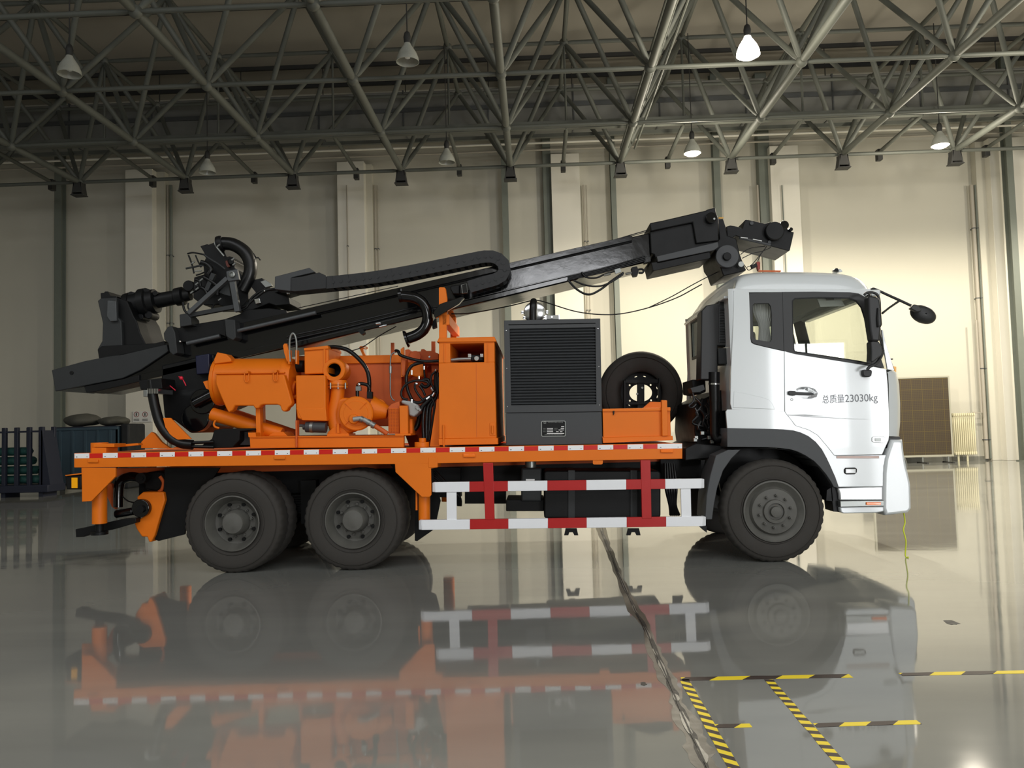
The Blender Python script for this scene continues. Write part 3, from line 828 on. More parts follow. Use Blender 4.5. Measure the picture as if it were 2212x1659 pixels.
# ================= the truck =================
truck = empty('drilling_truck', (0.9, 1.25, 0), 'white cabbed truck carrying orange drilling machinery and a long black mast', 'truck')
TW = 2.5
def P_(name, mb, m, **k): return obj(name, mb, m, truck, **k)
def face_rect(px0, px1, pt0, pb0, pt1, pb1):
    return [(px0, pt0), (px1, pt1), (px1, pb1), (px0, pb0)]

# ---- deck ----
mb = MB()
e = pts('p', [(160, 979), (1474, 957.5), (1474, 991), (853, 1002.5), (160, 1010)], 0.0)
mb.extr(e, Vector((0, 0.09, 0)))
mb.extr([v + Vector((0, TW - 0.09, 0)) for v in e], Vector((0, 0.09, 0)))
deck = P_('deck_frame', mb, ORANGE, bevel=0.004)
a, b = pt('p', 160, 979, 0), pt('p', 1474, 957.5, 0)
mb = MB(); t = Vector((0, 0, 0.03))
mb.add([a + Vector((0, 0.09, -0.06)), b + Vector((0, 0.09, -0.06)), b + Vector((0, TW - .09, -0.06)), a + Vector((0, TW - .09, -0.06)),
        a + Vector((0, 0.09, -0.012)), b + Vector((0, 0.09, -0.012)), b + Vector((0, TW - .09, -0.012)), a + Vector((0, TW - .09, -0.012))],
       [[3, 2, 1, 0], [4, 5, 6, 7], [0, 1, 5, 4], [2, 3, 7, 6], [0, 4, 7, 3], [1, 2, 6, 5]])
P_('deck_plate', mb, ORDUST)
def deck_z(x):
    return a.z + (b.z - a.z) * (x - a.x) / (b.x - a.x) - 0.012
# end beams
e4 = [a + Vector(q) for q in ((0.001, 0.03, -0.01), (0.08, 0.03, -0.01), (0.08, TW - 0.03, -0.01), (0.001, TW - 0.03, -0.01))]
mb = MB().add(e4 + [q + Vector((0, 0, -0.13)) for q in e4],
    [[0, 1, 2, 3], [7, 6, 5, 4], [0, 4, 5, 1], [1, 5, 6, 2], [2, 6, 7, 3], [3, 7, 4, 0]])
P_('deck_end_beam', mb, ORANGE)
# reflective strips: white and red pieces along the deck edge
def on_edge(px, off):   # point on the tape centre line
    y0 = 979.3 + (957.6 - 979.3) * (px - 160) / (1474 - 160)
    return y0 + off
x = 160.8; i = 0; per = 61.3
while x < 1470:
    per = 61.3 + (65.0 - 61.3) * (x - 160) / 1310
    w1 = per * 0.52
    x1 = min(x + w1, 1473.5); x2 = min(x + per, 1473.5)
    if x + per > 1440: x1 = 1473.5
    mb = MB().prism('p', [(x, on_edge(x, 0.6)), (x1, on_edge(x1, 0.6)), (x1, on_edge(x1, 11)), (x, on_edge(x, 11))], -0.004, 0.0)
    o = P_('reflective_strip', mb, TWHITE, bevel=0.001, label='white reflective strip')
    c = MB(); 
    for fx, ww in ((0.10, 0.10), (0.82, 0.06)):
        xx = x + (x1 - x) * fx
        c.prism('p', [(xx, on_edge(xx, 7.2)), (xx + ww * 30, on_edge(xx, 7.2)), (xx + ww * 30, on_edge(xx, 8.6)), (xx, on_edge(xx, 8.6))], -0.0055, -0.004)
    obj('strip_mark', c, INK, o)
    if x1 < 1473:
        mb = MB().prism('p', [(x1 + 0.6, on_edge(x1, 1.0)), (x2 - 0.6, on_edge(x2, 1.0)), (x2 - 0.6, on_edge(x2, 10.6)), (x1 + 0.6, on_edge(x1, 10.6))], -0.003, 0.0)
        P_('reflective_strip', mb, TRED, label='red reflective strip')
    x += per
    if x1 >= 1473: break
# amber side markers under the strip
for (zn, x0_, y0_, x1_, y1_) in (('i', 350, 445, 440, 472), ('i', 1940, 418, 2035, 444), ('j', 1502, 158, 1605, 188), ('k', 1600, 50, 1725, 82)):
    P_('side_marker_lamp', MB().rect(zn, x0_, y0_, x1_, y1_, -0.02, 0.0), AMBER if zn != 'i' else ORANGE, bevel=0.006, label='amber side marker lamp')
# small tab under the deck edge
P_('deck_tab', MB().prism('k', [(925, 160), (1025, 160), (1022, 192), (1010, 200), (935, 200), (925, 190)], 0.0, 0.02), ORANGE)

# ---- outriggers ----
def cylpx(mb, zone, p, q, r_px, Y, n=20, r2=None):
    """cylinder whose axis runs from zoom point p to q in plane Y; radius in zoom pixels"""
    A, B = pt(zone, *p, Y), pt(zone, *q, Y)
    s = 1.0 / ZO[zone][2] * (Y + 8.6) / F
    return mb.cyl(A, B, r_px * s, None if r2 is None else r2 * s, n)
def sc(zone, Y): return (Y + 8.6) / F / ZO[zone][2]
leg1 = P_('outrigger_bracket', MB().prism('i', [(300, 515), (590, 515), (590, 590), (385, 800), (305, 805)], 0.0, 0.03), ORANGE, bevel=0.004)
obj('bracket_web', MB().prism('i', [(300, 515), (590, 515), (590, 590), (385, 800), (305, 805)], 0.32, 0.35), ORANGE, leg1)
mb = MB(); cylpx(mb, 'i', (455, 560), (455, 990), 60, 0.17); P_('outrigger_cylinder', mb, ORANGE)
mb = MB(); cylpx(mb, 'i', (455, 985), (455, 1060), 34, 0.17); cylpx(mb, 'i', (455, 1060), (455, 1085), 70, 0.17); P_('outrigger_foot', mb, BLACKM)
mb = MB(); cylpx(mb, 'i', (455, 300), (455, 390), 70, 0.17); mb.rect('i', 400, 310, 580, 340, 0.05, 0.3); mb.rect('i', 385, 345, 510, 395, 0.05, 0.3)
P_('outrigger_head', mb, ORANGE, bevel=0.004)
P_('outrigger_bracket', MB().prism('j', [(920, 240), (1280, 240), (1285, 275), (1228, 285), (1232, 510), (1215, 528), (1150, 528), (925, 315)], 0.0, 0.03), ORANGE, bevel=0.004)
P_('outrigger_box', MB().rect('j', 1205, 190, 1285, 275, -0.006, 0.3), ORANGE, bevel=0.004)
mb = MB(); cylpx(mb, 'j', (1172, 400), (1172, 725), 50, 0.15); P_('outrigger_cylinder', mb, ORANGE)
mb = MB(); cylpx(mb, 'j', (1105, 480), (1105, 640), 9, 0.15); P_('cylinder_tube', mb, ORANGE)
for Yq in (TW - 0.17,):
    for zn, cx, y0_, y1_ in (('i', 455, 560, 990), ('j', 1172, 400, 725)):
        A = pt(zn, cx, y0_, 0.17); B = pt(zn, cx, y1_, 0.17)
        P_('outrigger_cylinder', MB().cyl((A.x, Yq, A.z), (A.x, Yq, B.z), 0.075), ORANGE)
mb = MB(); cylpx(mb, 'm', (455, 1500), (455, 1565), 100, 0.15); cylpx(mb, 'm', (462, 1445), (462, 1500), 48, 0.15); P_('outrigger_head', mb, ORANGE, bevel=0.003)
# tail lamp
tl = P_('tail_lamp', MB().rect('i', 175, 580, 300, 700, 0.02, 0.3), BLACKM, bevel=0.01)
obj('lamp_lens', MB().rect('i', 215, 600, 265, 688, 0.012, 0.03), YELLOW, tl)
P_('tail_flap', MB().prism('i', [(160, 578), (300, 560), (300, 570), (165, 585)], 0.0, 0.3), ORANGE)
P_('tail_bumper', MB().prism('i', [(160, 580), (300, 570), (300, 700), (175, 700)], 0.35, 2.15), BLACKM)

# ---- chassis ----
xa, xb = pt('p', 300, 1000, 0.8).x, pt('p', 1900, 1000, 0.8).x
mb = MB()
for Y in (0.80, 1.62):
    mb.box(xa, xb, Y, Y + 0.08, 0.80, 1.06)
for q in range(7): mb.box(xa + 0.3 + q * 1.25, xa + 0.42 + q * 1.25, 0.88, 1.62, 0.84, 1.02)
P_('chassis_frame', mb, BLACKM)
mb = MB()
for Y in (0.78, 1.62):
    mb.box(xa, pt('p', 1474, 990, .8).x, Y, Y + 0.1, 1.06, 1.14)
P_('subframe', mb, ORDUST)

# ---- wheels ----
def wheel(cx, Y, cz, R, front=False, near=True, outer=True):
    s = 1 if near else -1
    W = 0.29
    ax = Vector((0, s, 0)); c = Vector((cx, Y, cz))
    n = 120; rings = [(0.045, 0.275, 0), (0.015, 0.30, 0), (0.004, 0.36, 0), (0.0, 0.42, 0), (0.006, 0.47, 0), (0.02, R - 0.035, 0), (0.03, R - 0.022, 1), (0.05, R - 0.006, 2), (0.09, R, 2), (0.12, R, 0)]
    mbx = MB(); vs = []; fs = []
    full = rings + [(W - d, r, m) for d, r, m in reversed(rings)]
    for (d, r, m_) in full:
        for k in range(n):
            th = 2 * math.pi * k / n
            rr = r - (0.010 if (m_ == 2 and k % 3 == 0) else 0) - (0.006 if (m_ == 1 and k % 3 == 0) else 0)
            vs.append(c + ax * d + Vector((math.cos(th), 0, math.sin(th))) * rr)
    for j in range(len(full) - 1):
        for k in range(n):
            fs.append([j * n + k, j * n + (k + 1) % n, (j + 1) * n + (k + 1) % n, (j + 1) * n + k])
    mbx.add(vs, fs)
    w = P_('wheel', mbx, RUBBER, smooth=50)
    if not outer: return w
    # raised rings on the sidewall
    mr = MB().lathe(c, ax, [(0.0, 0.335), (-0.004, 0.338), (-0.004, 0.345), (0.0, 0.348)], 64, False)
    mr.lathe(c, ax, [(0.004, 0.478), (-0.002, 0.481), (0.006, 0.487)], 64, False)
    obj('sidewall_ring', mr, RUBBER, w)
    if front:
        prof = [(0.06, 0.27), (0.0, 0.325), (-0.012, 0.325), (-0.015, 0.31), (0.02, 0.27), (0.03, 0.255), (-0.015, 0.235), (-0.03, 0.15), (-0.03, 0.001)]
    else:
        prof = [(0.06, 0.27), (0.0, 0.30), (-0.012, 0.302), (-0.015, 0.29), (0.02, 0.27), (0.12, 0.235), (0.15, 0.20), (0.15, 0.001)]
    obj('rim', MB().lathe(c, ax, prof, 48, False), RIM, w, smooth=30)
    if near:
        d0 = -0.03 if front else 0.15
        mh = MB()
        for k in range(8):   # hand holes
            th = 2 * math.pi * (k + 0.5) / 8
            rr = 0.215 if front else 0.205
            p = c + ax * ((0.004 if front else 0.135) - 0.0) + Vector((math.cos(th), 0, math.sin(th))) * rr
            mh.lathe(p, ax, [(-0.018, 0.001), (-0.018, 0.02), (0.01, 0.02)], 10, False)
        obj('hand_holes', mh, BLACKM, w)
        for k in range(10):
            th = 2 * math.pi * k / 10 + 0.2
            p = c + ax * d0 + Vector((math.cos(th), 0, math.sin(th))) * (0.168 if front else 0.165)
            obj('wheel_nut', MB().lathe(p, ax, [(0, 0.017), (-0.028, 0.016), (-0.03, 0.008), (-0.05, 0.008)], 6), RIM, w)
        if front:
            pr = [(-0.03, 0.128), (-0.06, 0.122), (-0.065, 0.09), (-0.045, 0.085), (-0.045, 0.06), (-0.085, 0.055), (-0.09, 0.03), (-0.09, 0.001)]
        else:
            pr = [(0.15, 0.145), (0.02, 0.125), (0.0, 0.11), (-0.005, 0.07), (-0.012, 0.05), (-0.012, 0.001)]
        obj('hub', MB().lathe(c, ax, pr, 32, False), RIM, w)
    return w
R = 0.548
c1, c2, c3 = pt('p', 502, 1130, 0.04), pt('p', 762, 1127, 0.04), pt('p', 1672, 1101, -0.02)
for c in (c1, c2):
    wheel(c.x, 0.04, R - 0.005, R)
    wheel(c.x, 0.37, R - 0.005, R, outer=False)
    wheel(c.x, TW - 0.04, R - 0.005, R, near=False)
    wheel(c.x, TW - 0.37, R - 0.005, R, near=False, outer=False)
wheel(c3.x, -0.02, R - 0.005, R, front=True)
wheel(c3.x, TW + 0.0, R - 0.005, R, front=True, near=False)
mb = MB()
for c in (c1, c2, c3):
    mb.cyl((c.x, 0.1, R), (c.x, TW - 0.1, R), 0.07)
    mb.ball((c.x, 1.25, R), 0.2, 8)
P_('axles', mb, BLACKM)
mb = MB()
xm = (c1.x + c2.x) / 2
for q in range(8):
    L = 1.3 - q * 0.12
    mb.box(xm - L / 2, xm + L / 2, 0.74, 0.82, 0.56 + q * 0.028, 0.582 + q * 0.028)
mb.box(xm - 0.09, xm + 0.09, 0.66, 0.8, 0.45, 0.95)
P_('leaf_spring', mb, BLACKM)
# rear mud flap between the wheel and the pump
P_('mud_flap', MB().prism('i', [(1010, 515), (1480, 515), (1400, 640), (1280, 800), (1200, 900), (1180, 1085), (960, 1140), (905, 1120), (1000, 800)], 0.45, 0.48), BLACKM)
P_('mud_flap', MB().prism('j', [(880, 250), (1230, 250), (1310, 560), (1260, 800), (1110, 905), (1090, 900), (1090, 500)], 0.5, 0.53), BLACKM)

# ---- items hung below the deck ----
tank = P_('fuel_tank', MB().prism('k', [(440, 280), (460, 262), (1580, 262), (1600, 285), (1600, 715), (1580, 735), (450, 735), (440, 720)], 0.18, 0.75), BLACKM, bevel=0.015)
for x_ in (680, 1300):
    obj('tank_strap', MB().rect('k', x_, 258, x_ + 65, 740, 0.165, 0.76), SLATE, tank)
    obj('strap_foot', MB().prism('k', [(x_ - 25, 838), (x_ + 85, 838), (x_ + 100, 905), (x_ + 60, 905), (x_ + 45, 875), (x_ + 10, 875), (x_, 905), (x_ - 40, 905)], 0.3, 0.34), BLACKM, tank)
mb = MB().rect('k', 60, 550, 440, 665, 0.3, 0.9); P_('battery_box', mb, BLACKM, bevel=0.01)
ac = P_('filter_housing', MB().rect('k', 210, 235, 415, 570, 0.25, 0.5), SLATE, bevel=0.02)
mb = MB(); cylpx(mb, 'k', (305, 150), (305, 240), 55, 0.38); obj('filter_cap', mb, STEEL, ac)
obj('filter_tag', MB().rect('k', 258, 345, 345, 362, 0.24, 0.26), TWHITE, ac)
for a4 in (('k', -350, 470, 60, 590, 0.9, 1.0), ('k', 1600, 150, 2000, 330, 0.7, 0.9), ('j', 1240, 280, 1480, 530, 0.7, 0.9)):
    P_('crossmember', MB().rect(*a4), BLACKM)
for q in range(5):
    mb = MB()
    mb.tube([pt('k', 1640 + q * 22, 190, 0.5), pt('k', 1650 + q * 26, 420, 0.45), pt('k', 1690 + q * 14, 600, 0.5), pt('k', 1700 + q * 20, 700, 0.6)], 0.018, sub=4)
    mb.tube([pt('j', 1260, 300 + q * 20, 0.5), pt('j', 1420 + 10 * q, 480 + q * 8, 0.5), pt('j', 1460 + q * 6, 600, 0.6)], 0.014, sub=4) if False else None
    P_('underbody_hose', mb, HOSE)
    P_('underbody_hose', MB().tube([pt('j', 1260, 300 + q * 20, 0.5), pt('j', 1420 + 10 * q, 480 + q * 8, 0.5), pt('j', 1460 + q * 6, 600, 0.6)], 0.014, sub=4), HOSE)

# ---- striped side guard ----
def striped(poly_fn, bounds, first, name):
    mb = MB()
    for i in range(len(bounds) - 1):
        mb.cur = (first + i) % 2
        x0_, x1_ = bounds[i], bounds[i + 1]
        (ta, ba), (tb, bb) = poly_fn(x0_), poly_fn(x1_)
        mb.prism('p', [(x0_, ta), (x1_, tb), (x1_, bb), (x0_, ba)], -0.03, 0.02)
    return P_(name, mb, [WRAIL, RED], bevel=0.003)
def f_up(x):
    t_ = (x - 934) / (1521 - 934); return (1041.8 - 8.0 * t_, 1063.6 - 8.6 * t_)
def f_lo(x):
    t_ = (x - 904) / (1525 - 904); return (1123.6 - 8.2 * t_, 1145 - 8.2 * t_)
up = striped(f_up, [940, 1014, 1097, 1182.4, 1266.6, 1352.8, 1437, 1515], 0, 'guard_upper_rail')
lo = striped(f_lo, [911, 1015, 1098, 1183.5, 1267.3, 1353.8, 1439, 1518], 0, 'guard_lower_rail')
for (fn, xs_, par) in ((f_up, (934, 940, 1515, 1521.5), up), (f_lo, (904.6, 911, 1518, 1525), lo)):
    for (u, v) in ((xs_[0], xs_[1]), (xs_[3], xs_[2])):
        A = pts('p', [(u, fn(u)[0] + .8), (u, fn(u)[1] - .8)], 0.0); B = pts('p', [(v, fn(v)[0]), (v, fn(v)[1])], -0.03); Cc = [q + Vector((0, 0.12, 0)) for q in A]
        D = [q + Vector((0, 0.05, 0)) for q in B]; E = [A[0] + Vector((0.03 if u < v else -0.03, .12, 0)), A[1] + Vector((0.03 if u < v else -0.03, .12, 0))]
        mb = MB().add([B[0], B[1], A[0], A[1], Cc[0], Cc[1], E[0], E[1], D[0], D[1]], [[0, 1, 3, 2], [2, 3, 5, 4], [4, 5, 7, 6], [6, 7, 9, 8], [0, 2, 4, 6, 8], [1, 9, 7, 5, 3], [8, 9, 1, 0]])
        obj('rail_end', mb, WRAIL, par, bevel=0.006)
mb = MB().prism('p', [(964.5, 1063), (986, 1063), (986.5, 1124), (965, 1124)], -0.02, 0.01); P_('guard_post', mb, WRAIL, bevel=0.003)
mb = MB().prism('p', [(1470.6, 1055), (1492, 1055), (1493.5, 1117), (1472, 1117)], -0.02, 0.01); P_('guard_post', mb, WRAIL, bevel=0.003)
mb = MB().prism('p', [(1043.4, 1000), (1065, 1000), (1068.5, 1123), (1048, 1123)], -0.035, 0.01); P_('guard_post', mb, RED, bevel=0.003)
mb = MB().prism('p', [(1383.8, 994), (1405, 994), (1407.5, 1120), (1387, 1120)], -0.035, 0.01); P_('guard_post', mb, RED, bevel=0.003)

# ================= cab =================
cab = P_('cab_body', MB(), WHITE)      # filled below
def G(l, Y=0.0): return pts('g', l, Y)
def Hh(l, Y=0.0): return pts('h', l, Y)
Xrear = pt('g', 425, 600, 0.12).x
dwin = [(922, 330), (945, 308), (1150, 300), (1385, 305), (1438, 328), (1480, 380), (1508, 470), (1530, 600), (1552, 720), (1560, 838), (1440, 815), (1120, 765), (945, 742), (935, 720), (925, 520)]
dframe = [(850, 262), (1100, 260), (1385, 264), (1455, 275), (1500, 300), (1535, 400), (1560, 520), (1600, 700), (1655, 862), (1560, 850), (1440, 830), (1120, 780), (945, 752), (862, 735)]
qwin = [(585, 273), (850, 264), (858, 727), (700, 692), (625, 672), (603, 655), (596, 620), (588, 480)]
qglass = [(608, 370), (625, 350), (740, 350), (757, 375), (765, 440), (765, 640), (750, 662), (640, 645), (615, 620)]
door_low = [(866, 736), (945, 757), (1120, 785), (1440, 836), (1560, 856), (1672, 878), (1684, 1000), (1693, 1200), (1696, 1400), (1690, 1440), (1640, 1552), (1262, 1560), (1215, 1500), (1130, 1400), (1060, 1358), (955, 1324), (870, 1215)]
quarter = [(462, 262), (578, 262), (580, 273), (588, 480), (590, 630), (597, 665), (620, 680), (700, 700), (858, 735), (862, 1212), (790, 1208), (600, 1200), (448, 1194), (436, 1150), (440, 900), (455, 600), (462, 400)]
band = [(462, 240), (462, 262), (1100, 258), (1385, 262), (1455, 272), (1500, 296), (1552, 262), (1548, 240)]
sill = [(448, 1200), (600, 1206), (790, 1214), (862, 1219), (945, 1330), (1060, 1366), (1130, 1408), (1210, 1505), (1256, 1568), (1400, 1568), (1642, 1562), (1600, 1659)]
FR = (Y0c := 0.0)
def panel(name, lst, Y, th, m, holes=(), parent=cab, zone='g', label=None, far=True, bev=0.004):
    o = flat_poly(name, pts(zone, lst, Y), [pts(zone, h, Y) for h in holes], Y, th, m, parent, bev, label)
    if far:
        P0 = pts(zone, lst, Y)
        o2 = flat_poly(name, P0, [pts(zone, h, Y) for h in holes], TW - Y - th, th, m, parent, bev, label)
    return o
panel('quarter_panel', quarter, 0.0, 0.03, WHITE)
panel('door', door_low, -0.006, 0.035, WHITE, parent=truck, far=True)
DOORO = [o for o in bpy.data.objects if o.name.startswith('door') and o.parent == truck]
panel('roof_side', band, 0.0, 0.03, WHITE)
panel('door_window_frame', dframe, 0.0, 0.02, PLASTIC, [dwin])
panel('quarter_window_frame', qwin, 0.004, 0.02, PLASTIC, [qglass])
panel('window_pane', dwin, 0.012, 0.004, GLASS, bev=0)
panel('window_pane', qglass, 0.012, 0.004, GLASS, bev=0)
panel('seal_strip', [(922, 330), (945, 308), (1150, 300), (1385, 305), (1438, 328), (1480, 380), (1508, 470), (1530, 600), (1552, 720), (1560, 838), (1440, 815), (1120, 765), (945, 742), (935, 720), (925, 520)], -0.003, 0.006, BLACKM,
      [[(932, 335), (950, 317), (1150, 309), (1382, 314), (1430, 335), (1471, 385), (1499, 472), (1521, 602), (1543, 722), (1550, 826), (1442, 805), (1122, 755), (951, 732), (944, 716), (934, 520)]], far=False, bev=0)
# door furniture
dr = DOORO[0]
mb = MB()
mb.prism('g', [(952, 1030), (985, 1012), (1050, 1012), (1110, 1030), (1135, 1065), (1125, 1100), (1080, 1115), (1010, 1112), (965, 1090)], -0.010, 0.0)
obj('handle_recess', mb, WHITE, dr, bevel=0.008)
mb = MB().prism('g', [(898, 1055), (910, 1048), (950, 1050), (958, 1056), (1085, 1062), (1102, 1072), (1098, 1080), (1070, 1084), (960, 1080), (945, 1086), (908, 1082), (898, 1075)], -0.045, -0.015)
obj('door_handle', mb, PLASTIC, dr, bevel=0.004, label='black door handle')
c = pt('g', 922, 1118, -0.006)
obj('key_lock', MB().lathe(c, (0, -1, 0), [(0, 0.016), (0.006, 0.015), (0.007, 0.009), (0.004, 0.008)], 16), STEEL, dr)
# pressed crease and arch line on the door
mb = MB().prism('g', [(872, 1222), (1100, 1240), (1400, 1262), (1640, 1282), (1400, 1276), (1100, 1262), (890, 1246)], -0.010, 0.0)
obj('door_crease', mb, WHITE, dr, bevel=0.003)
mb = MB().prism('g', [(462, 1052), (560, 1070), (690, 1100), (740, 1118), (765, 1145), (790, 1195), (600, 1188), (455, 1182)], -0.008, 0.0)
obj('pressed_panel', mb, WHITE, cab, bevel=0.006)
mk = P_('side_marker_lamp', MB().prism('g', [(1562, 1422), (1570, 1414), (1660, 1414), (1674, 1422), (1668, 1452), (1655, 1462), (1572, 1458), (1562, 1450)], -0.02, -0.004), LENS, bevel=0.004, label='clear lens in dark rim')
obj('lamp_reflector', MB().rect('g', 1585, 1425, 1635, 1450, -0.024, -0.01), STEEL, mk, bevel=0.003)
# lettering: gross mass on the door
l0 = pt('g', 1165, 1143, -0.012); l1 = pt('g', 1605, 1127, -0.012)
tilt = -math.atan2(l1.z - l0.z, l1.x - l0.x)
LET = mat('faded_black_lettering', '3C4146', 0.35)
t1 = text_obj('lettering', '总质量', l0, 0.098, LET, dr, tilt=tilt, ext=0.0008, sx=0.96)
w1 = max(v.co.x for v in t1.data.vertices) - min(v.co.x for v in t1.data.vertices)
need1 = pt('g', 1340, 1138, -0.012).x - l0.x
bpy.data.objects.remove(t1)
text_obj('lettering', '总质量', l0, 0.098, LET, dr, tilt=tilt, ext=0.0008, sx=0.96 * need1 / w1)
p2 = pt('g', 1346, 1138, -0.012)
t2 = text_obj('lettering', '23030kg', p2, 0.112, LET, dr, tilt=tilt, ext=0.0008)
w2 = max(v.co.x for v in t2.data.vertices) - min(v.co.x for v in t2.data.vertices)
need = pt('g', 1605, 1130, -0.012).x - p2.x
bpy.data.objects.remove(t2)
text_obj('lettering', '23030kg', p2, 0.112, LET, dr, tilt=tilt, ext=0.0008, sx=need / w2)

# roof cap (lofted over the width), with drip edge
def lerp_rows(rows): return rows
B = [(462, 262), (470, 210), (490, 165), (560, 138), (700, 128), (1000, 127), (1300, 132), (1430, 155), (1500, 200), (1532, 240), (1552, 275)]
Cq = [(455, 262), (468, 190), (500, 130), (580, 106), (700, 98), (1000, 97), (1300, 102), (1440, 130), (1510, 182), (1540, 235), (1560, 285)]
rowA = G([(462, 262), (466, 250), (474, 246), (560, 244), (700, 243), (1000, 243), (1300, 243), (1430, 245), (1500, 248), (1530, 255), (1548, 268)], 0.0)
rowB = G(B, 0.04)
rowC = G(Cq, 0.17)
rowD = [p + Vector((-0.03 if i < 3 else (0.05 if i > 7 else 0), 0.33, 0.05 * math.sin(math.pi * i / 10))) for i, p in enumerate(rowC)]
rowE = [Vector((p.x, TW / 2, p.z + 0.012)) for p in rowD]
def mir(r): return [Vector((p.x, TW - p.y, p.z)) for p in r]
mb = MB(); mb.grid([rowA, rowB, rowC, rowD, rowE, mir(rowD), mir(rowC), mir(rowB), mir(rowA)])
roof = P_('cab_roof', mb, WHITE, smooth=60)
md = roof.modifiers.new('sub', 'SUBSURF'); md.levels = 2; md.render_levels = 2
zg = pt('g', 430, 302, 0.12).z
obj('drip_edge', MB().box(Xrear - 0.05, Xrear + 0.05, 0.08, TW - 0.08, zg - 0.02, zg + 0.01), WHITE, roof, bevel=0.008)
# rear wall with corner radius and window
zb_ = pt('g', 440, 1200, 0.1).z; zt_ = pt('g', 462, 240, 0.05).z
def ring(x, y): return [Vector((x, y, zb_)), Vector((x, y, (zb_ + zt_) / 2)), Vector((x, y, zt_))]
Xs = pt('g', 462, 600, 0).x
mb = MB()
corner = [ring(Xs + 0.05, 0.001), ring(Xs, 0.004), ring(Xs - 0.04, 0.02), ring(Xrear + 0.02, 0.06), ring(Xrear, 0.12)]
mb.grid(corner); mb.grid([mir(r) for r in corner])
Y1, Y2, z1, z2 = 0.35, 2.15, 2.36, 2.84
def wall(x0, x1, m_, name, par):
    mb2 = MB()
    mb2.box(x0, x1, 0.10, TW - 0.10, zb_, z1); mb2.box(x0, x1, 0.10, TW - 0.10, z2, zt_)
    mb2.box(x0, x1, 0.10, Y1, z1, z2); mb2.box(x0, x1, Y2, TW - 0.10, z1, z2); mb2.box(x0, x1, 1.05, 1.5, z1, z2)
    return obj(name, mb2, m_, par)
obj('rear_corner', mb, WHITE, cab, smooth=70)
wall(Xrear, Xrear + 0.03, WHITE, 'rear_wall', cab)
mb = MB()
for (u, v) in ((Y1, 1.05), (1.5, Y2)):
    mb.box(Xrear - 0.012, Xrear + 0.0, u - 0.02, u + 0.015, z1 - .02, z2 + .02); mb.box(Xrear - 0.012, Xrear, v - 0.015, v + 0.02, z1 - .02, z2 + .02)
    mb.box(Xrear - 0.012, Xrear, u, v, z1 - .02, z1 + 0.015); mb.box(Xrear - 0.012, Xrear, u, v, z2 - .015, z2 + 0.02)
obj('window_seal', mb, BLACKM, cab)
obj('window_pane', MB().box(Xrear + 0.005, Xrear + 0.01, Y1, Y2, z1, z2), GLASS, cab)
# lining
mb = MB(); zroof = pt('g', 900, 250, 0).z
mb.box(Xrear + 0.06, pt('g', 1450, 300, 0).x, 0.06, TW - 0.06, zroof - 0.03, zroof + 0.0)
mb.box(Xrear + 0.06, pt('g', 1400, 300, 0).x, 0.06, TW - 0.06, zb_ + 0.02, zb_ + 0.05)
obj('cab_floor_and_headliner', mb, INTER, cab)
def inner(lst, holes, Y): 
    flat_poly('inner_lining', pts('g', lst, Y), [pts('g', h, Y) for h in holes], Y, 0.01, INTER, cab)
    flat_poly('inner_lining', [Vector((p.x, 0, p.z)) for p in pts('g', lst, 0.0)], [pts('g', h, 0.0) for h in holes], TW - 0.05, 0.01, INTER, cab)
inner([(470, 255), (1440, 262), (1500, 300), (1560, 560), (1640, 870), (1670, 1500), (1300, 1500), (1100, 1340), (860, 1205), (460, 1185)], [dwin, qglass], 0.04)
# dashboard, steering wheel, seats, visor, curtain
mb = MB().box(pt('g', 1450, 900, 0).x, pt('g', 1690, 900, 0).x, 0.1, TW - 0.1, pt('g', 1400, 1300, 0).z, pt('g', 1400, 870, 0).z)
obj('dashboard', mb, PLASTIC, cab, bevel=0.04)
sw = pt('g', 1400, 800, 0.55)
for YY in (TW - 0.6,):
    mb = MB(); P0 = []
    for q in range(24):
        th = 2 * math.pi * q / 24; P0.append(Vector((sw.x + 0.1 * math.cos(th), YY + 0.22 * math.sin(th), pt('g', 1400, 800, 0).z + 0.12 * math.cos(th))))
    mb.tube(P0 + [P0[0]], 0.014, sub=1); mb.cyl((sw.x, YY, P0[0].z - 0.12), (sw.x + 0.15, YY, P0[0].z - 0.5), 0.03)
    obj('steering_wheel', mb, PLASTIC, cab)
for YY in (0.35, 1.65):
    x0_ = pt('g', 930, 900, 0).x; zseat = pt('g', 930, 1100, 0).z
    mb = MB(); mb.box(x0_, x0_ + 0.14, YY, YY + 0.5, zseat, zseat + 0.62)
    s_ = obj('seat', mb, SEAT, cab, bevel=0.05, seg=3)
    obj('seat_cushion', MB().box(x0_, x0_ + 0.5, YY, YY + 0.5, zseat - 0.12, zseat + 0.02), SEAT, s_ if False else cab, bevel=0.04)
    obj('headrest', MB().box(x0_ + 0.02, x0_ + 0.12, YY + 0.1, YY + 0.4, zseat + 0.66, zseat + 0.92), SEAT, cab, bevel=0.04)
mb = MB().prism('g', [(1125, 312), (1310, 305), (1350, 372), (1150, 380)], 0.10, 0.13); vis = obj('sun_visor', mb, SEAT, cab, bevel=0.006)
mb = MB().prism('g', [(1190, 285), (1255, 280), (1262, 325), (1200, 328)], 0.09, 0.13); obj('visor_clip', mb, PLASTIC, cab, bevel=0.004)
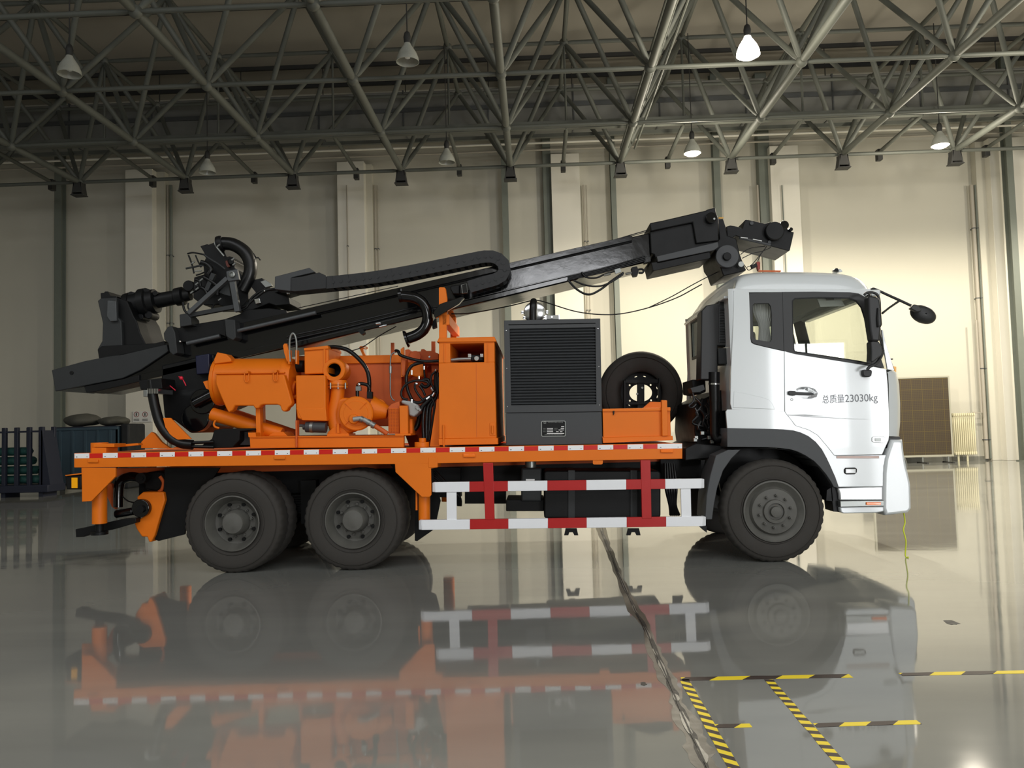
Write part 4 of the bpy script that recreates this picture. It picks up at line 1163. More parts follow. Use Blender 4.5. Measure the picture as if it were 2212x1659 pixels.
# curtain: gathered cloth behind the quarter window
rows = []
for j in range(9):
    t_ = j / 8
    yy = 340 + t_ * 330
    wd = [1, 0.98, 0.95, 0.8, 0.58, 0.5, 0.55, 0.62, 0.7][j]
    cx = 690 + 20 * t_
    r_ = []
    for i in range(41):
        u = i / 40 - 0.5
        p = pt('g', cx + u * 165 * wd, yy, 0.10); p.y += 0.018 * math.sin(i * 1.25) ; r_.append(p)
    rows.append(r_)
obj('curtain', MB().grid(rows), CURT, cab, smooth=80)
# windscreen and front panel lofted across the width
wsl = [(1556, 275), (1590, 420), (1628, 560), (1672, 700), (1712, 815), (1735, 880)]
fr = [(1722, 872), (1760, 905), (1778, 1000), (1786, 1150), (1786, 1300), (1776, 1412)]
def shift(r, y, dx): return [Vector((p.x + dx, y, p.z)) for p in r]
w0 = G([(x - 30, y) for x, y in wsl], 0.02)
f0 = G([(1684, 900), (1690, 915), (1695, 1000), (1697, 1150), (1697, 1300), (1694, 1410)], 0.0)
w1_, f1_ = G(wsl, 0.16), G(fr, 0.14)
w2_ = shift(w1_, 0.5, 0.05); f2_ = shift(f1_, 0.5, 0.03)
w3_ = shift(w1_, 1.25, 0.09); f3_ = shift(f1_, 1.25, 0.06)
fm = [Vector(((p.x * 0.45 + q.x * 0.55), 0.04, (p.z + q.z) / 2)) for p, q in zip(f0, f1_)]
mb = MB().grid([f0, fm, f1_, f2_, f3_, mir(f2_), mir(f1_), mir(fm), mir(f0)])
o = P_('front_panel', mb, WHITE, smooth=70)
mb = MB().grid([w1_, w2_, w3_, mir(w2_), mir(w1_)])
P_('windscreen', mb, GLASS, smooth=70)
pw = MB().grid([w0, w1_]); pw.grid([mir(w1_), mir(w0)])
obj('windscreen_pillar', MB().grid([w0, w1_]), PLASTIC, cab, solid=0.015)
obj('windscreen_pillar', MB().grid([mir(w1_), mir(w0)]), PLASTIC, cab, solid=0.015)
mb = MB().prism('g', [(1640, 560), (1650, 565), (1668, 650), (1740, 885), (1700, 880), (1685, 878), (1655, 700)], -0.004, 0.02); obj('pillar_trim', mb, WHITE, cab, bevel=0.003)
mb = MB().box(w3_[0].x - 0.12, w3_[0].x + 0.0, 0.12, TW - 0.12, w3_[0].z - 0.03, w3_[0].z + 0.04); obj('windscreen_header', mb, WHITE, cab, bevel=0.02)
# wiper and amber lamp on the front corner
P_('corner_lamp', MB().prism('g', [(1732, 852), (1756, 856), (1756, 905), (1735, 880)], 0.2, 0.26), YELLOW, bevel=0.004, label='yellow corner lamp')
P_('wiper', MB().tube([pt('g', 1725, 795, 0.5), pt('g', 1700, 790, 0.5), pt('g', 1690, 740, 0.8)], 0.008, sub=2), BLACKM)
# fender trim and arch
outer = [(345, 398), (500, 401), (700, 405), (800, 409), (880, 417), (940, 434), (1000, 462), (1060, 508), (1110, 568), (1150, 640), (1185, 715), (1222, 800), (1248, 880)]
inn = [(1212, 872), (1190, 830), (1150, 770), (1100, 710), (1050, 660), (980, 615), (920, 585), (860, 566), (780, 556), (700, 549), (500, 546), (345, 545)]
fender = flat_poly('wheel_arch_trim', Hh(outer + inn, -0.012), [], -0.012, 0.5, FENDER, truck, 0.004)
flat_poly('wheel_arch_trim', Hh(outer + inn, -0.012), [], TW - 0.488, 0.5, FENDER, truck, 0.004)
low = [(448 * 0 + 335, 262), (345, 246), (500, 246), (700, 255), (815, 262), (890, 372), (1010, 413), (1085, 452), (1165, 560), (1212, 618), (1225, 622), (1640, 617), (1640, 640), (1612, 700), (1610, 866), (1250, 872), (1225, 800), (1188, 715), (1153, 640), (1113, 565), (1062, 505), (1002, 458), (940, 430), (880, 413), (800, 405), (700, 401), (500, 397), (345, 394)]
flat_poly('lower_side_panel', Hh(low, 0.0), [], 0.0, 0.03, WHITE, cab, 0.004)
flat_poly('lower_side_panel', Hh(low, 0.0), [], TW - 0.03, 0.03, WHITE, cab, 0.004)
# inner arch (dark liner), as a curved sheet
arc = [(345, 560), (700, 560), (860, 575), (980, 622), (1060, 675), (1130, 770), (1190, 860), (1200, 990)]
r1 = Hh(arc, 0.05); r2 = [p + Vector((0, 0.6, 0)) for p in r1]
P_('wheel_arch_liner', MB().grid([r1, r2]), BLACKM, solid=0.01)
P_('inner_bulkhead', MB().prism('h', [(345, 560), (700, 560), (860, 575), (980, 622), (1130, 770), (1190, 860), (1205, 990), (1100, 950), (300, 950), (250, 700)], 0.62, 0.66), BLACKM)
P_('rear_mudguard', MB().prism('h', [(250, 618), (350, 572), (450, 572), (380, 640), (310, 740), (262, 880), (235, 1020), (220, 1140), (163, 1140), (175, 950), (205, 780)], 0.0, 0.45), FENDER, bevel=0.006)
P_('mudguard_tip', MB().prism('h', [(115, 1195), (175, 1195), (178, 1248), (150, 1228)], 0.1, 0.14), BLACKM)
P_('arch_bracket', MB().prism('h', [(1208, 870), (1252, 882), (1268, 1080), (1210, 1075), (1200, 990), (1150, 985), (1155, 900)], 0.05, 0.3), BLACKM)
# step, reflectors, bumper
st = P_('cab_step', MB().prism('h', [(1243, 882), (1612, 868), (1612, 985), (1262, 985), (1258, 930)], 0.0, 0.25), mat('polished_step', 'D8DADB', 0.25, metal=0.4, noise=0.1, nscale=30), bevel=0.015)
obj('step_grip', MB().prism('h', [(1264, 990), (1620, 985), (1625, 1030), (1266, 1038)], -0.02, 0.1), STEEL, st, bevel=0.004)
obj('step_base', MB().prism('h', [(1264, 1040), (1622, 1032), (1620, 1075), (1560, 1086), (1290, 1092), (1268, 1078)], -0.01, 0.3), WHITE, st, bevel=0.012)
obj('step_marker', MB().rect('h', 1477, 1000, 1597, 1022, -0.035, -0.01), AMBER, st, bevel=0.004, label='amber side marker')
P_('reflector_strip', MB().rect('h', 1235, 622, 1580, 641, -0.012, 0.0), mat('dull_red_reflector', 'A08070', 0.3), bevel=0.002, label='grey and red reflector strip')
tl = P_('turn_lamp', MB().prism('h', [(1294, 735), (1305, 718), (1385, 716), (1402, 728), (1400, 755), (1385, 772), (1310, 773), (1295, 760)], -0.012, 0.0), BLACKM, bevel=0.006)
obj('lamp_lens', MB().rect('h', 1308, 727, 1392, 764, -0.022, -0.01), LENS, tl, bevel=0.008)
bump0 = [(1690, 512), (1745, 512), (1756, 610), (1772, 700), (1790, 770), (1808, 855), (1813, 1040), (1796, 1062), (1640, 1080), (1628, 1040), (1630, 860), (1632, 760), (1645, 650)]
flat_poly('front_bumper', Hh(bump0, 0.0), [], 0.0, 0.35, WHITE, truck, 0.03)
bump1 = Hh(bump0, 0.35); 
flat_poly('front_bumper', [p + Vector((0.0, 0, 0)) for p in Hh([(1700, 700), (1790, 770), (1808, 855), (1813, 1030), (1796, 1055), (1700, 1070)], 0.35)], [], 0.35, TW - 0.7, WHITE, truck, 0.02)
flat_poly('front_bumper', Hh(bump0, 0.0), [], TW - 0.35, 0.35, WHITE, truck, 0.03)
flat_poly('front_grille', Hh([(1660, 470), (1742, 470), (1750, 600), (1762, 700), (1690, 700), (1640, 640)], 0.3), [], 0.3, TW - 0.6, PLASTIC, truck, 0.01)
P_('bumper_gap_trim', MB().prism('h', [(1655, 470), (1752, 470), (1742, 512), (1685, 514), (1640, 660), (1625, 760), (1620, 1080), (1612, 1075), (1610, 860), (1612, 700), (1642, 640), (1640, 600)], 0.015, 0.12), PLASTIC)
hl = P_('headlamp', MB().prism('h', [(1748, 605), (1778, 630), (1800, 690), (1800, 720), (1785, 850), (1770, 760)], 0.05, 0.35), LENS, bevel=0.01)
P_('headlamp_rim', MB().tube([pt('h', 1752, 606, 0.04), pt('h', 1780, 632, 0.03), pt('h', 1800, 690, 0.06), pt('h', 1792, 760, 0.1)], 0.01), CHROME)
P_('front_indicator', MB().prism('h', [(1742, 480), (1752, 500), (1762, 560), (1752, 600), (1748, 540)], 0.1, 0.2), YELLOW, label='yellow front indicator')
# mirrors
def tubepx(mb, zone, lst, Y, r, **k):
    return mb.tube(pts(zone, lst, Y) if not isinstance(Y, (list, tuple)) else [pt(zone, x, y, Yi) for (x, y), Yi in zip(lst, Y)], r, **k)
mir_arm = MB(); tubepx(mir_arm, 'g', [(1500, 285), (1520, 268), (1570, 265), (1605, 285), (1620, 330), (1625, 420)], -0.18, 0.014)
tubepx(mir_arm, 'g', [(1650, 720), (1640, 760), (1620, 800), (1590, 835), (1545, 855), (1525, 880)], -0.15, 0.016)
P_('mirror_arm', mir_arm, PLASTIC)
P_('arm_base', MB().prism('g', [(1488, 888), (1500, 878), (1560, 882), (1565, 895), (1560, 925), (1545, 938), (1505, 936), (1490, 922)], -0.06, 0.0), PLASTIC, bevel=0.01)
m1 = P_('side_mirror', MB().prism('g', [(1532, 300), (1545, 292), (1612, 300), (1626, 320), (1640, 420), (1648, 520), (1635, 545), (1625, 655), (1560, 650), (1545, 560), (1535, 430)], -0.24, -0.12), PLASTIC, bevel=0.02, seg=3)
m2 = P_('side_mirror', MB().prism('g', [(1552, 660), (1570, 648), (1620, 655), (1645, 700), (1652, 740), (1640, 770), (1610, 790), (1570, 822), (1552, 815), (1556, 740)], -0.22, -0.10), PLASTIC, bevel=0.02, seg=3)
obj('mirror_bulge', MB().prism('g', [(1612, 380), (1632, 400), (1642, 480), (1640, 530), (1610, 545), (1605, 470)], -0.27, -0.2), PLASTIC, m1, bevel=0.02)
fm_ = MB(); tubepx(fm_, 'g', [(1548, 250), (1560, 238), (1590, 240), (1700, 290), (1800, 335), (1905, 385)], [0.3, 0.28, 0.25, 0.2, 0.15, 0.1], 0.015, sub=4)
tubepx(fm_, 'g', [(1645, 430), (1700, 385), (1775, 335)], [0.0, 0.1, 0.15], 0.012, sub=2)
P_('front_mirror_arm', fm_, PLASTIC)
# oval front mirror
cM = pt('g', 1968, 440, 0.05); u_ = (pt('g', 2068, 480, 0.05) - cM); v_ = (pt('g', 1945, 512, 0.05) - cM)
u_ = (pt('g', 2065, 482, 0.05) - pt('g', 1870, 398, 0.05)) / 2; v_ = Vector((-u_.z, 0, u_.x)).normalized() * u_.length * 0.68
rows = []
for j in range(9):
    ph = math.pi * j / 8; rr = max(0.02, math.sin(ph)) ** 0.7; dy = -0.07 * math.cos(ph)
    rows.append([cM + (u_ * math.cos(2 * math.pi * k / 28) + v_ * math.sin(2 * math.pi * k / 28)) * rr + Vector((0, dy, 0)) for k in range(29)])
fmir = P_('front_mirror', MB().grid(rows), PLASTIC, smooth=80)
obj('mirror_mount', MB().prism('g', [(1868, 392), (1895, 358), (1925, 362), (1960, 395), (1955, 415), (1920, 420)], -0.06, 0.0), PLASTIC, fmir, bevel=0.01)
# roof items
P_('marker_lamp', MB().prism('g', [(1255, 88), (1275, 70), (1292, 72), (1298, 98), (1285, 96)], 0.3, 0.36), BLACKM, bevel=0.004)
P_('roof_spoiler_lamp', MB().prism('g', [(1296, 75), (1320, 78), (1332, 100), (1298, 100)], 0.3, 0.5), WHITE, bevel=0.01)
# air intake tower behind the cab
it = P_('air_intake', MB().prism('e', [(592, 1010), (640, 958), (750, 940), (760, 905), (845, 915), (850, 940), (846, 1325), (825, 1340), (745, 1340), (745, 1660), (580, 1660)], 0.3, 0.55), PLASTIC, bevel=0.012)
mb = MB()
for q in range(22): mb.rect('e', 762, 985 + q * 15, 832, 990 + q * 15, 0.285, 0.31)
mb.rect('e', 756, 975, 763, 1310, 0.285, 0.31); mb.rect('e', 830, 975, 838, 1310, 0.285, 0.31)
obj('intake_grille', mb, DGREY, it)
P_('intake_box', MB().prism('e', [(748, 1362), (835, 1362), (850, 1380), (846, 1500), (825, 1515), (750, 1515)], 0.28, 0.5), SLATE, bevel=0.01)
mb = MB(); cylpx(mb, 'h', (237, -60), (237, 36), 44, 0.3); cylpx(mb, 'h', (237, 40), (240, 180), 42, 0.3)
cylpx(mb, 'h', (240, 180), (240, 430), 38, 0.3); tubepx(mb, 'h', [(240, 400), (240, 450), (265, 480), (330, 470)], 0.3, 0.05)
ip = P_('intake_pipe', mb, HOSE, smooth=40)
mb = MB(); cylpx(mb, 'h', (237, 30), (237, 42), 46, 0.3); obj('pipe_clamp', mb, CHROME, ip)
mb = MB().prism('h', [(55, 0), (165, 0), (170, 100), (120, 120), (60, 110)], 0.6, 1.2); mb.prism('h', [(85, 190), (345, 60), (350, 220), (330, 260), (330, 540), (180, 580), (90, 520), (75, 420)], 0.6, 1.9)
mb.prism('h', [(0, 560), (90, 520), (330, 540), (345, 620), (200, 640), (0, 660)], 0.3, 1.6)
P_('engine_block', mb, BLACKM, bevel=0.01)
rnd = random.Random(5)
for q in range(12):
    mb = MB()
    x0_, y0_ = rnd.uniform(70, 200), rnd.uniform(150, 420)
    tubepx(mb, 'h', [(x0_, y0_), (x0_ + rnd.uniform(-30, 60), y0_ + 60), (x0_ + rnd.uniform(-20, 90), y0_ + 120), (x0_ + rnd.uniform(0, 100), y0_ + 150)], 0.5, 0.016, sub=4)
    P_('engine_hose', mb, HOSE)
mb = MB()
tubepx(mb, 'h', [(60, 110), (70, 170), (30, 215), (60, 225), (90, 200)], 0.5, 0.012)
P_('engine_hose', mb, HOSE)
rnd = random.Random(9)
for q in range(10):
    mb = MB()
    p = pt('h', rnd.uniform(80, 330), rnd.uniform(420, 560), 0.4); mb.box(p.x - 0.02, p.x + 0.02, 0.38, 0.42, p.z - 0.02, p.z + 0.02)
    P_('engine_fitting', mb, STEEL, bevel=0.004)
P_('cab_rear_trim', MB().prism('h', [(45, 70), (150, 40), (160, 80), (120, 100), (60, 105)], 0.3, 0.5), SLATE)
# yellow-green cord hanging from the bumper corner down to the floor
cordx = pt('h', 1778, 1070, 0.1)
low_ = ptz(1956, 1217, 0.01); low_.y = 0.1
mb = MB().tube([cordx, cordx + Vector((0.015, 0.01, -0.12)), cordx + Vector((-0.01, 0, -0.2)), cordx + Vector((0.01, 0.0, -0.32)), Vector((cordx.x + 0.005, 0.12, 0.02)), Vector((cordx.x + 0.03, 0.1, 0.008))], 0.007, sub=5)
P_('static_cord', mb, LIME, label='lime green cord hanging to the floor')
# ================= machinery on the deck =================
def ring_path(c, r, n, Yr=0.0, a0=0.0, a1=2 * math.pi):
    return [Vector((c.x + r * math.cos(a0 + (a1 - a0) * k / n), c.y, c.z + r * math.sin(a0 + (a1 - a0) * k / n))) for k in range(n)]
def disc(mb, zone, x, y, rz, Y0, Y1, n=40, r2=None):
    c = pt(zone, x, y, Y0); r = rz * sc(zone, Y0)
    return mb.lathe(c, (0, 1, 0), [(0, r if r2 is None else r2 * sc(zone, Y0)), (Y1 - Y0, r)], n)

# --- skid frame carrying the pumps ---
mb = MB().prism('b', [(945, 1045), (2210, 1034), (2260, 1034), (2260, 1130), (950, 1138)], 0.25, 0.32)
mb.prism('b', [(945, 1045), (2260, 1034), (2260, 1130), (950, 1138)], 1.3, 1.37)
mb.prism('b', [(930, 1005), (995, 1005), (1000, 1045), (935, 1045)], 0.25, 0.9)
sk = P_('skid_frame', mb, ORANGE, bevel=0.004)
obj('skid_plate', MB().prism('b', [(945, 1040), (2260, 1029), (2260, 1036), (945, 1047)], 0.23, 1.4), ORANGE, sk)
obj('skid_rib', MB().prism('b', [(1335, 900), (1350, 900), (1352, 1130), (1338, 1132)], 0.22, 0.3), ORDUST, sk)

# --- engine air drum with lifting shackle ---
cA_ = pt('b', 690, 572, 0.66); cB_ = pt('b', 1262, 570, 0.66); s_ = sc('b', 0.66)
ax = (cB_ - cA_)
L_ = ax.length
mb = MB().lathe(cA_, ax, [(-0.07, 0.14), (-0.055, 0.20), (-0.02, 207 * s_ * 0.98), (0.0, 207 * s_), (0.02, 207 * s_), (0.021, 200 * s_), (L_, 200 * s_), (L_, 208 * s_), (L_ + 0.03, 208 * s_), (L_ + 0.10, 190 * s_), (L_ + 0.11, 0.12)], 48)
drum = P_('orange_drum', mb, ORANGE, smooth=30)
mb = MB().prism('b', [(655, 515), (1238, 510), (1252, 560), (1305, 745), (1300, 770), (1275, 790), (1262, 815), (1235, 828), (1215, 810), (1205, 775), (1180, 765), (1065, 765), (1040, 772), (1020, 800), (990, 800), (975, 775), (820, 775), (800, 815), (765, 835), (745, 800), (700, 700), (655, 590)], 0.30, 0.42)
obj('drum_skirt', mb, ORANGE, drum, bevel=0.012)
obj('drum_seam', MB().prism('b', [(650, 492), (1240, 486), (1240, 498), (650, 506)], 0.36, 0.5), ORANGE, drum, bevel=0.003)
for (x_, y_) in ((920, 530), (1165, 522)):
    mb = MB(); mb.tube([pt('b', x_ - 18, y_ - 30, 0.29), pt('b', x_ - 15, y_ + 30, 0.28), pt('b', x_, y_ + 45, 0.28), pt('b', x_ + 15, y_ + 30, 0.28), pt('b', x_ + 18, y_ - 30, 0.29)], 0.006)
    disc(mb, 'b', x_, y_ - 42, 13, 0.27, 0.36, 12)
    obj('latch_ring', mb, ORANGE, drum)
obj('drum_cover_plate', MB().prism('b', [(668, 318), (690, 325), (745, 335), (785, 375), (790, 400), (640, 420), (640, 380)], 0.45, 0.62), ORANGE, drum, bevel=0.008)
obj('drum_bracket', MB().prism('b', [(1228, 262), (1240, 245), (1262, 245), (1278, 300), (1290, 400), (1262, 400), (1240, 330)], 0.42, 0.46), ORANGE, drum, bevel=0.004)
for x_ in (1272, 1335):
    obj('shackle_lug', MB().rect('b', x_, 300, x_ + 16, 420, 0.40, 0.48), ORANGE, drum, bevel=0.003)
sh = MB().tube(pts('b', [(1292, 400), (1285, 300), (1290, 200), (1315, 158), (1340, 200), (1346, 300), (1342, 400)], 0.41), 0.011)
P_('lifting_shackle', sh, STEEL)
mb = MB(); cylpx(mb, 'b', (1340, 440), (1410, 440), 52, 0.7); P_('drum_outlet', mb, BLACKM)
mb = MB(); cylpx(mb, 'b', (1290, 625), (1345, 630), 68, 0.62); cylpx(mb, 'b', (1300, 700), (1345, 702), 20, 0.6); P_('drum_shaft', mb, ORANGE)
P_('drum_leg', MB().prism('b', [(995, 790), (1020, 780), (1032, 800), (1040, 1040), (1000, 1040)], 0.4, 0.48), ORANGE, bevel=0.004)
P_('drum_leg', MB().prism('b', [(1030, 780), (1060, 760), (1065, 1035), (1035, 1035)], 0.9, 0.98), ORANGE)
P_('drum_flap', MB().prism('b', [(548, 572), (585, 560), (640, 630), (600, 640), (575, 630)], 0.45, 0.5), ORANGE, label='orange flap with yellow edge')
# --- gear case ---
mb = MB().prism('b', [(1410, 292), (1440, 282), (1600, 268), (1618, 280), (1618, 500), (1590, 502), (1412, 508)], 0.42, 1.0)
gc = P_('gear_case', mb, ORANGE, bevel=0.012)
obj('case_lid', MB().prism('b', [(1405, 285), (1612, 262), (1618, 290), (1408, 306)], 0.40, 1.02), ORANGE, gc, bevel=0.006)
obj('case_rib', MB().prism('b', [(1575, 290), (1590, 288), (1592, 500), (1577, 500)], 0.405, 0.43), ORANGE, gc)
obj('case_lower', MB().prism('b', [(1336, 516), (1592, 514), (1595, 800), (1600, 905), (1392, 898), (1352, 884), (1340, 800)], 0.34, 0.95), ORANGE, gc, bevel=0.015)
obj('case_chin', MB().prism('b', [(1342, 798), (1594, 796), (1604, 906), (1392, 900)], 0.335, 0.42), ORDUST if False else ORANGE, gc, bevel=0.006)
# --- centrifugal pump ---
pump = P_('pump_volute', MB(), ORANGE)
mb = MB()
tubeP = [pt('b', 1700, 620, 0.5), pt('b', 1690, 720, 0.5), pt('b', 1668, 830, 0.5), pt('b', 1672, 930, 0.5), pt('b', 1700, 1000, 0.5)]
mb.tube(tubeP, 58 * sc('b', 0.5), n=20)
obj('discharge_pipe', mb, ORANGE, pump, smooth=60)
mb = MB(); disc(mb, 'b', 1760, 860, 155, 0.44, 0.62, 40); obj('volute_body', mb, ORANGE, pump, bevel=0.03, seg=3)
c_ = pt('b', 1668, 472, 0.42); k_ = sc('b', 0.42)
mb = MB().lathe(c_, (0, 1, 0), [(0.10, 58 * k_), (-0.01, 58 * k_), (-0.02, 66 * k_), (-0.02, 94 * k_), (0.0, 100 * k_), (0.03, 102 * k_), (0.034, 88 * k_), (0.15, 96 * k_), (0.3, 90 * k_), (0.36, 40 * k_), (0.36, 1e-3)], 40, False)
obj('suction_flange', mb, ORANGE, pump, smooth=40)
mb = MB().lathe(c_, (0, 1, 0), [(0.30, 1e-3), (0.30, 57 * k_), (0.0, 57 * k_)], 32, False); obj('suction_bore', mb, BLACKM, pump)
mb = MB(); cylpx(mb, 'b', (1700, 560), (1700, 585), 74, 0.5, r2=80); cylpx(mb, 'b', (1700, 585), (1700, 600), 84, 0.5); cylpx(mb, 'b', (1700, 606), (1700, 624), 84, 0.5)
obj('pipe_flange', mb, ORANGE, pump)
for x_ in (1635, 1700, 1762):
    m2_ = MB(); cylpx(m2_, 'b', (x_, 580), (x_, 632), 7, 0.40, 8); obj('flange_bolt', m2_, STEEL, pump)
mb = MB(); cc = pt('b', 1850, 843, 0.30); kk = sc('b', 0.30)
mb.lathe(cc, (0, 1, 0), [(0.0, 1e-3), (0.0, 105 * kk), (0.006, 107 * kk), (0.006, 138 * kk), (0.02, 148 * kk), (0.05, 148 * kk), (0.055, 125 * kk), (0.2, 120 * kk)], 48, False)
obj('pump_cover', mb, ORANGE, pump, smooth=30)
for q in range(4):
    th = math.radians(45 + 90 * q)
    obj('cover_rib', MB().bar(cc + Vector((math.cos(th) * 50 * kk, -0.002, math.sin(th) * 50 * kk)), cc + Vector((math.cos(th) * 132 * kk, -0.002, math.sin(th) * 132 * kk)), 0.012, 0.004), ORANGE, pump)
mb = MB(); disc(mb, 'b', 1830, 890, 42, 0.25, 0.31, 24); obj('cover_boss', mb, ORANGE, pump, bevel=0.01)
mb = MB(); cylpx(mb, 'b', (1985, 800), (2125, 832), 110, 0.5, r2=55); obj('pump_cone', mb, ORANGE, pump, smooth=60)
mb = MB(); disc(mb, 'b', 2045, 780, 62, 0.7, 0.76, 30); obj('rear_disc', mb, ORANGE, pump)
mb = MB().prism('b', [(1600, 1040), (1612, 1000), (1660, 960), (1700, 950), (1750, 975), (1790, 1015), (1795, 1040)], 0.42, 0.66); obj('pump_foot', mb, ORANGE, pump, bevel=0.006)
obj('foot_gusset', MB().prism('b', [(1690, 930), (1708, 930), (1712, 1010), (1690, 1010)], 0.38, 0.44), ORANGE, pump)
obj('base_flange', MB().prism('b', [(1605, 1015), (1790, 1012), (1795, 1048), (1605, 1050)], 0.36, 0.7), ORANGE, pump, bevel=0.004)
fit = P_('elbow_fitting', MB().tube(pts('b', [(1830, 892), (1890, 886), (1930, 900), (2000, 940)], 0.24), 0.028, n=14), ALU)
mb = MB()
for x_, y_ in ((1900, 890), (1960, 918), (2000, 942)):
    mb.cyl(pt('b', x_ - 10, y_ - 5, 0.24), pt('b', x_ + 12, y_ + 7, 0.24), 0.036, n=12)
obj('fitting_nut', mb, STEEL, fit)
P_('drain_hose', MB().tube(pts('b', [(1990, 935), (2050, 970), (2120, 1015)], 0.25), 0.027, n=12), ORDUST)
mb = MB(); cylpx(mb, 'b', (1400, 958), (1430, 958), 22, 0.4); cylpx(mb, 'b', (1425, 958), (1600, 962), 46, 0.4); cylpx(mb, 'b', (1355, 945), (1410, 945), 12, 0.4)
fl = P_('oil_filter', mb, DGREY, bevel=0.004)
mb = MB(); cylpx(mb, 'b', (1465, 958), (1490, 959), 48, 0.4); obj('filter_band', mb, STEEL, fl)
P_('skid_block', MB().prism('b', [(1100, 1035), (1150, 1000), (1230, 998), (1270, 1035)], 0.5, 0.8), ORANGE, bevel=0.006)
# --- far tank wall ---
mb = MB().prism('c', [(-420, 700), (-200, 700), (-190, 705), (0, 700), (530, 690), (530, 1330), (-420, 1330)], 1.0, 1.7)
tk = P_('rear_tank', mb, ORDUST, bevel=0.01)
obj('tank_lip', MB().prism('c', [(-420, 706), (530, 690), (530, 762), (-420, 776)], 0.97, 1.0), ORANGE, tk, bevel=0.006)
obj('tank_hook', MB().prism('c', [(148, 625), (160, 612), (185, 612), (178, 640), (205, 695), (180, 695)], 1.0, 1.05), ORANGE, tk)
obj('hook_ring', MB().tube(pts('c', [(170, 625), (200, 618), (222, 628), (210, 638), (180, 632)], 1.02), 0.006, sub=4), ORANGE, tk)
for (x0_, y0_, x1_, y1_) in ((432, 582, 460, 700), (795, 570, 828, 700)):
    P_('guide_stake', MB().rect('c', x0_, y0_, x1_, y1_, 1.0, 1.05), ORDUST)
mb = MB().prism('c', [(560, 645), (595, 640), (610, 660), (700, 660), (705, 640), (730, 638), (745, 655), (800, 655), (860, 680), (860, 770), (560, 760)], 0.8, 1.4)
vb = P_('valve_frame', mb, ORDUST, bevel=0.005)
mb = MB(); disc(mb, 'c', 650, 705, 50, 0.75, 0.82); obj('valve_cap', mb, ORDUST, vb)
obj('valve_column', MB().prism('c', [(525, 720), (565, 720), (560, 870), (550, 885), (530, 875)], 0.5, 0.7), ORDUST, vb, bevel=0.006)
obj('valve_body', MB().prism('c', [(560, 760), (730, 760), (730, 880), (690, 900), (600, 870), (570, 900)], 0.7, 1.0), ORANGE, vb, bevel=0.02)
obj('valve_body', MB().prism('c', [(790, 760), (870, 760), (870, 900), (800, 920)], 0.9, 1.0), ORDUST, vb, bevel=0.01)
obj('valve_bracket', MB().prism('c', [(520, 640), (545, 620), (550, 880), (560, 885), (525, 888)], 0.52, 0.6), ORANGE, vb)
mb = MB(); disc(mb, 'c', 655, 1240, 95, 0.8, 1.1); P_('motor_drum', mb, ORANGE, bevel=0.02)
P_('back_panel', MB().prism('c', [(530, 880), (870, 760), (870, 1510), (600, 1510), (530, 1330)], 1.2, 1.6), ORDUST)
P_('slanted_brace', MB().prism('c', [(845, 1090), (870, 1080), (870, 1512), (782, 1512)], 0.3, 0.34), ORANGE)
# mesh guard and bearing block
mg = P_('belt_guard', MB().prism('c', [(408, 1160), (440, 1130), (510, 1105), (512, 1398), (410, 1398)], 0.36, 0.6), ORDUST, bevel=0.004)
mb = MB()
for q in range(17): mb.rect('c', 415, 1172 + q * 13, 504, 1176 + q * 13, 0.350, 0.362)
for q in range(7): mb.rect('c', 415 + q * 14.5, 1170, 418 + q * 14.5, 1390, 0.346, 0.362)
obj('guard_mesh', mb, ORANGE, mg)
P_('bearing_block', MB().prism('c', [(508, 1150), (515, 1145), (583, 1145), (588, 1398), (512, 1398)], 0.3, 0.5), ORANGE, bevel=0.005)
P_('bearing_block', MB().prism('c', [(590, 1265), (625, 1265), (628, 1395), (590, 1395)], 0.45, 0.7), ORANGE, bevel=0.005)
P_('bearing_foot', MB().rect('c', 470, 1396, 610, 1412, 0.24, 0.6), ORANGE, bevel=0.002)
hp = P_('hydraulic_pump', MB().prism('m', [(168, 925), (200, 918), (300, 935), (400, 985), (442, 1055), (400, 1110), (345, 1155), (275, 1130), (262, 1000), (170, 965)], 0.35, 0.6), ALU, bevel=0.02, seg=3)
obj('pump_plate', MB().prism('m', [(370, 990), (445, 1050), (430, 1080), (360, 1030)], 0.33, 0.36), ALU, hp, bevel=0.004)
obj('pump_bolt', MB().cyl(pt('m', 395, 1040, 0.34), pt('m', 395, 1040, 0.30), 0.012, n=8), STEEL, hp)
# hoses and rigid pipe
def hose(zone, lst, Y, r, m=HOSE, name='hydraulic_hose', **k):
    P0 = [pt(zone, x, y, Y if not isinstance(Y, list) else Y[i]) for i, (x, y) in enumerate(lst)]
    return P_(name, MB().tube(P0, r, n=10, sub=6), m, smooth=60, **k)
hose('m', [(95, 240), (130, 250), (160, 300), (300, 350), (480, 385), (700, 380)], [0.5, 0.45, 0.42, 0.4, 0.4, 0.42], 0.018)
hose('m', [(480, 395), (330, 440), (262, 530), (240, 640), (262, 790), (325, 930)], 0.42, 0.019)
hose('m', [(260, 915), (190, 890), (170, 820), (210, 730), (300, 670), (420, 650), (520, 670), (545, 700)], 0.36, 0.013)
hose('m', [(660, 500), (640, 620), (640, 760), (590, 870), (500, 1000), (470, 1200), (480, 1445)], 0.45, 0.019)
hose('m', [(672, 540), (665, 700), (640, 860), (540, 1010), (520, 1220), (520, 1460)], 0.42, 0.018)
hose('m', [(690, 600), (680, 760), (650, 880), (575, 1040), (560, 1260), (545, 1480)], 0.40, 0.017)
hose('m', [(600, 900), (630, 980), (620, 1120), (590, 1300), (555, 1470)], 0.37, 0.014)
hose('m', [(650, 520), (590, 580), (580, 680), (620, 760), (610, 830)], 0.4, 0.012)
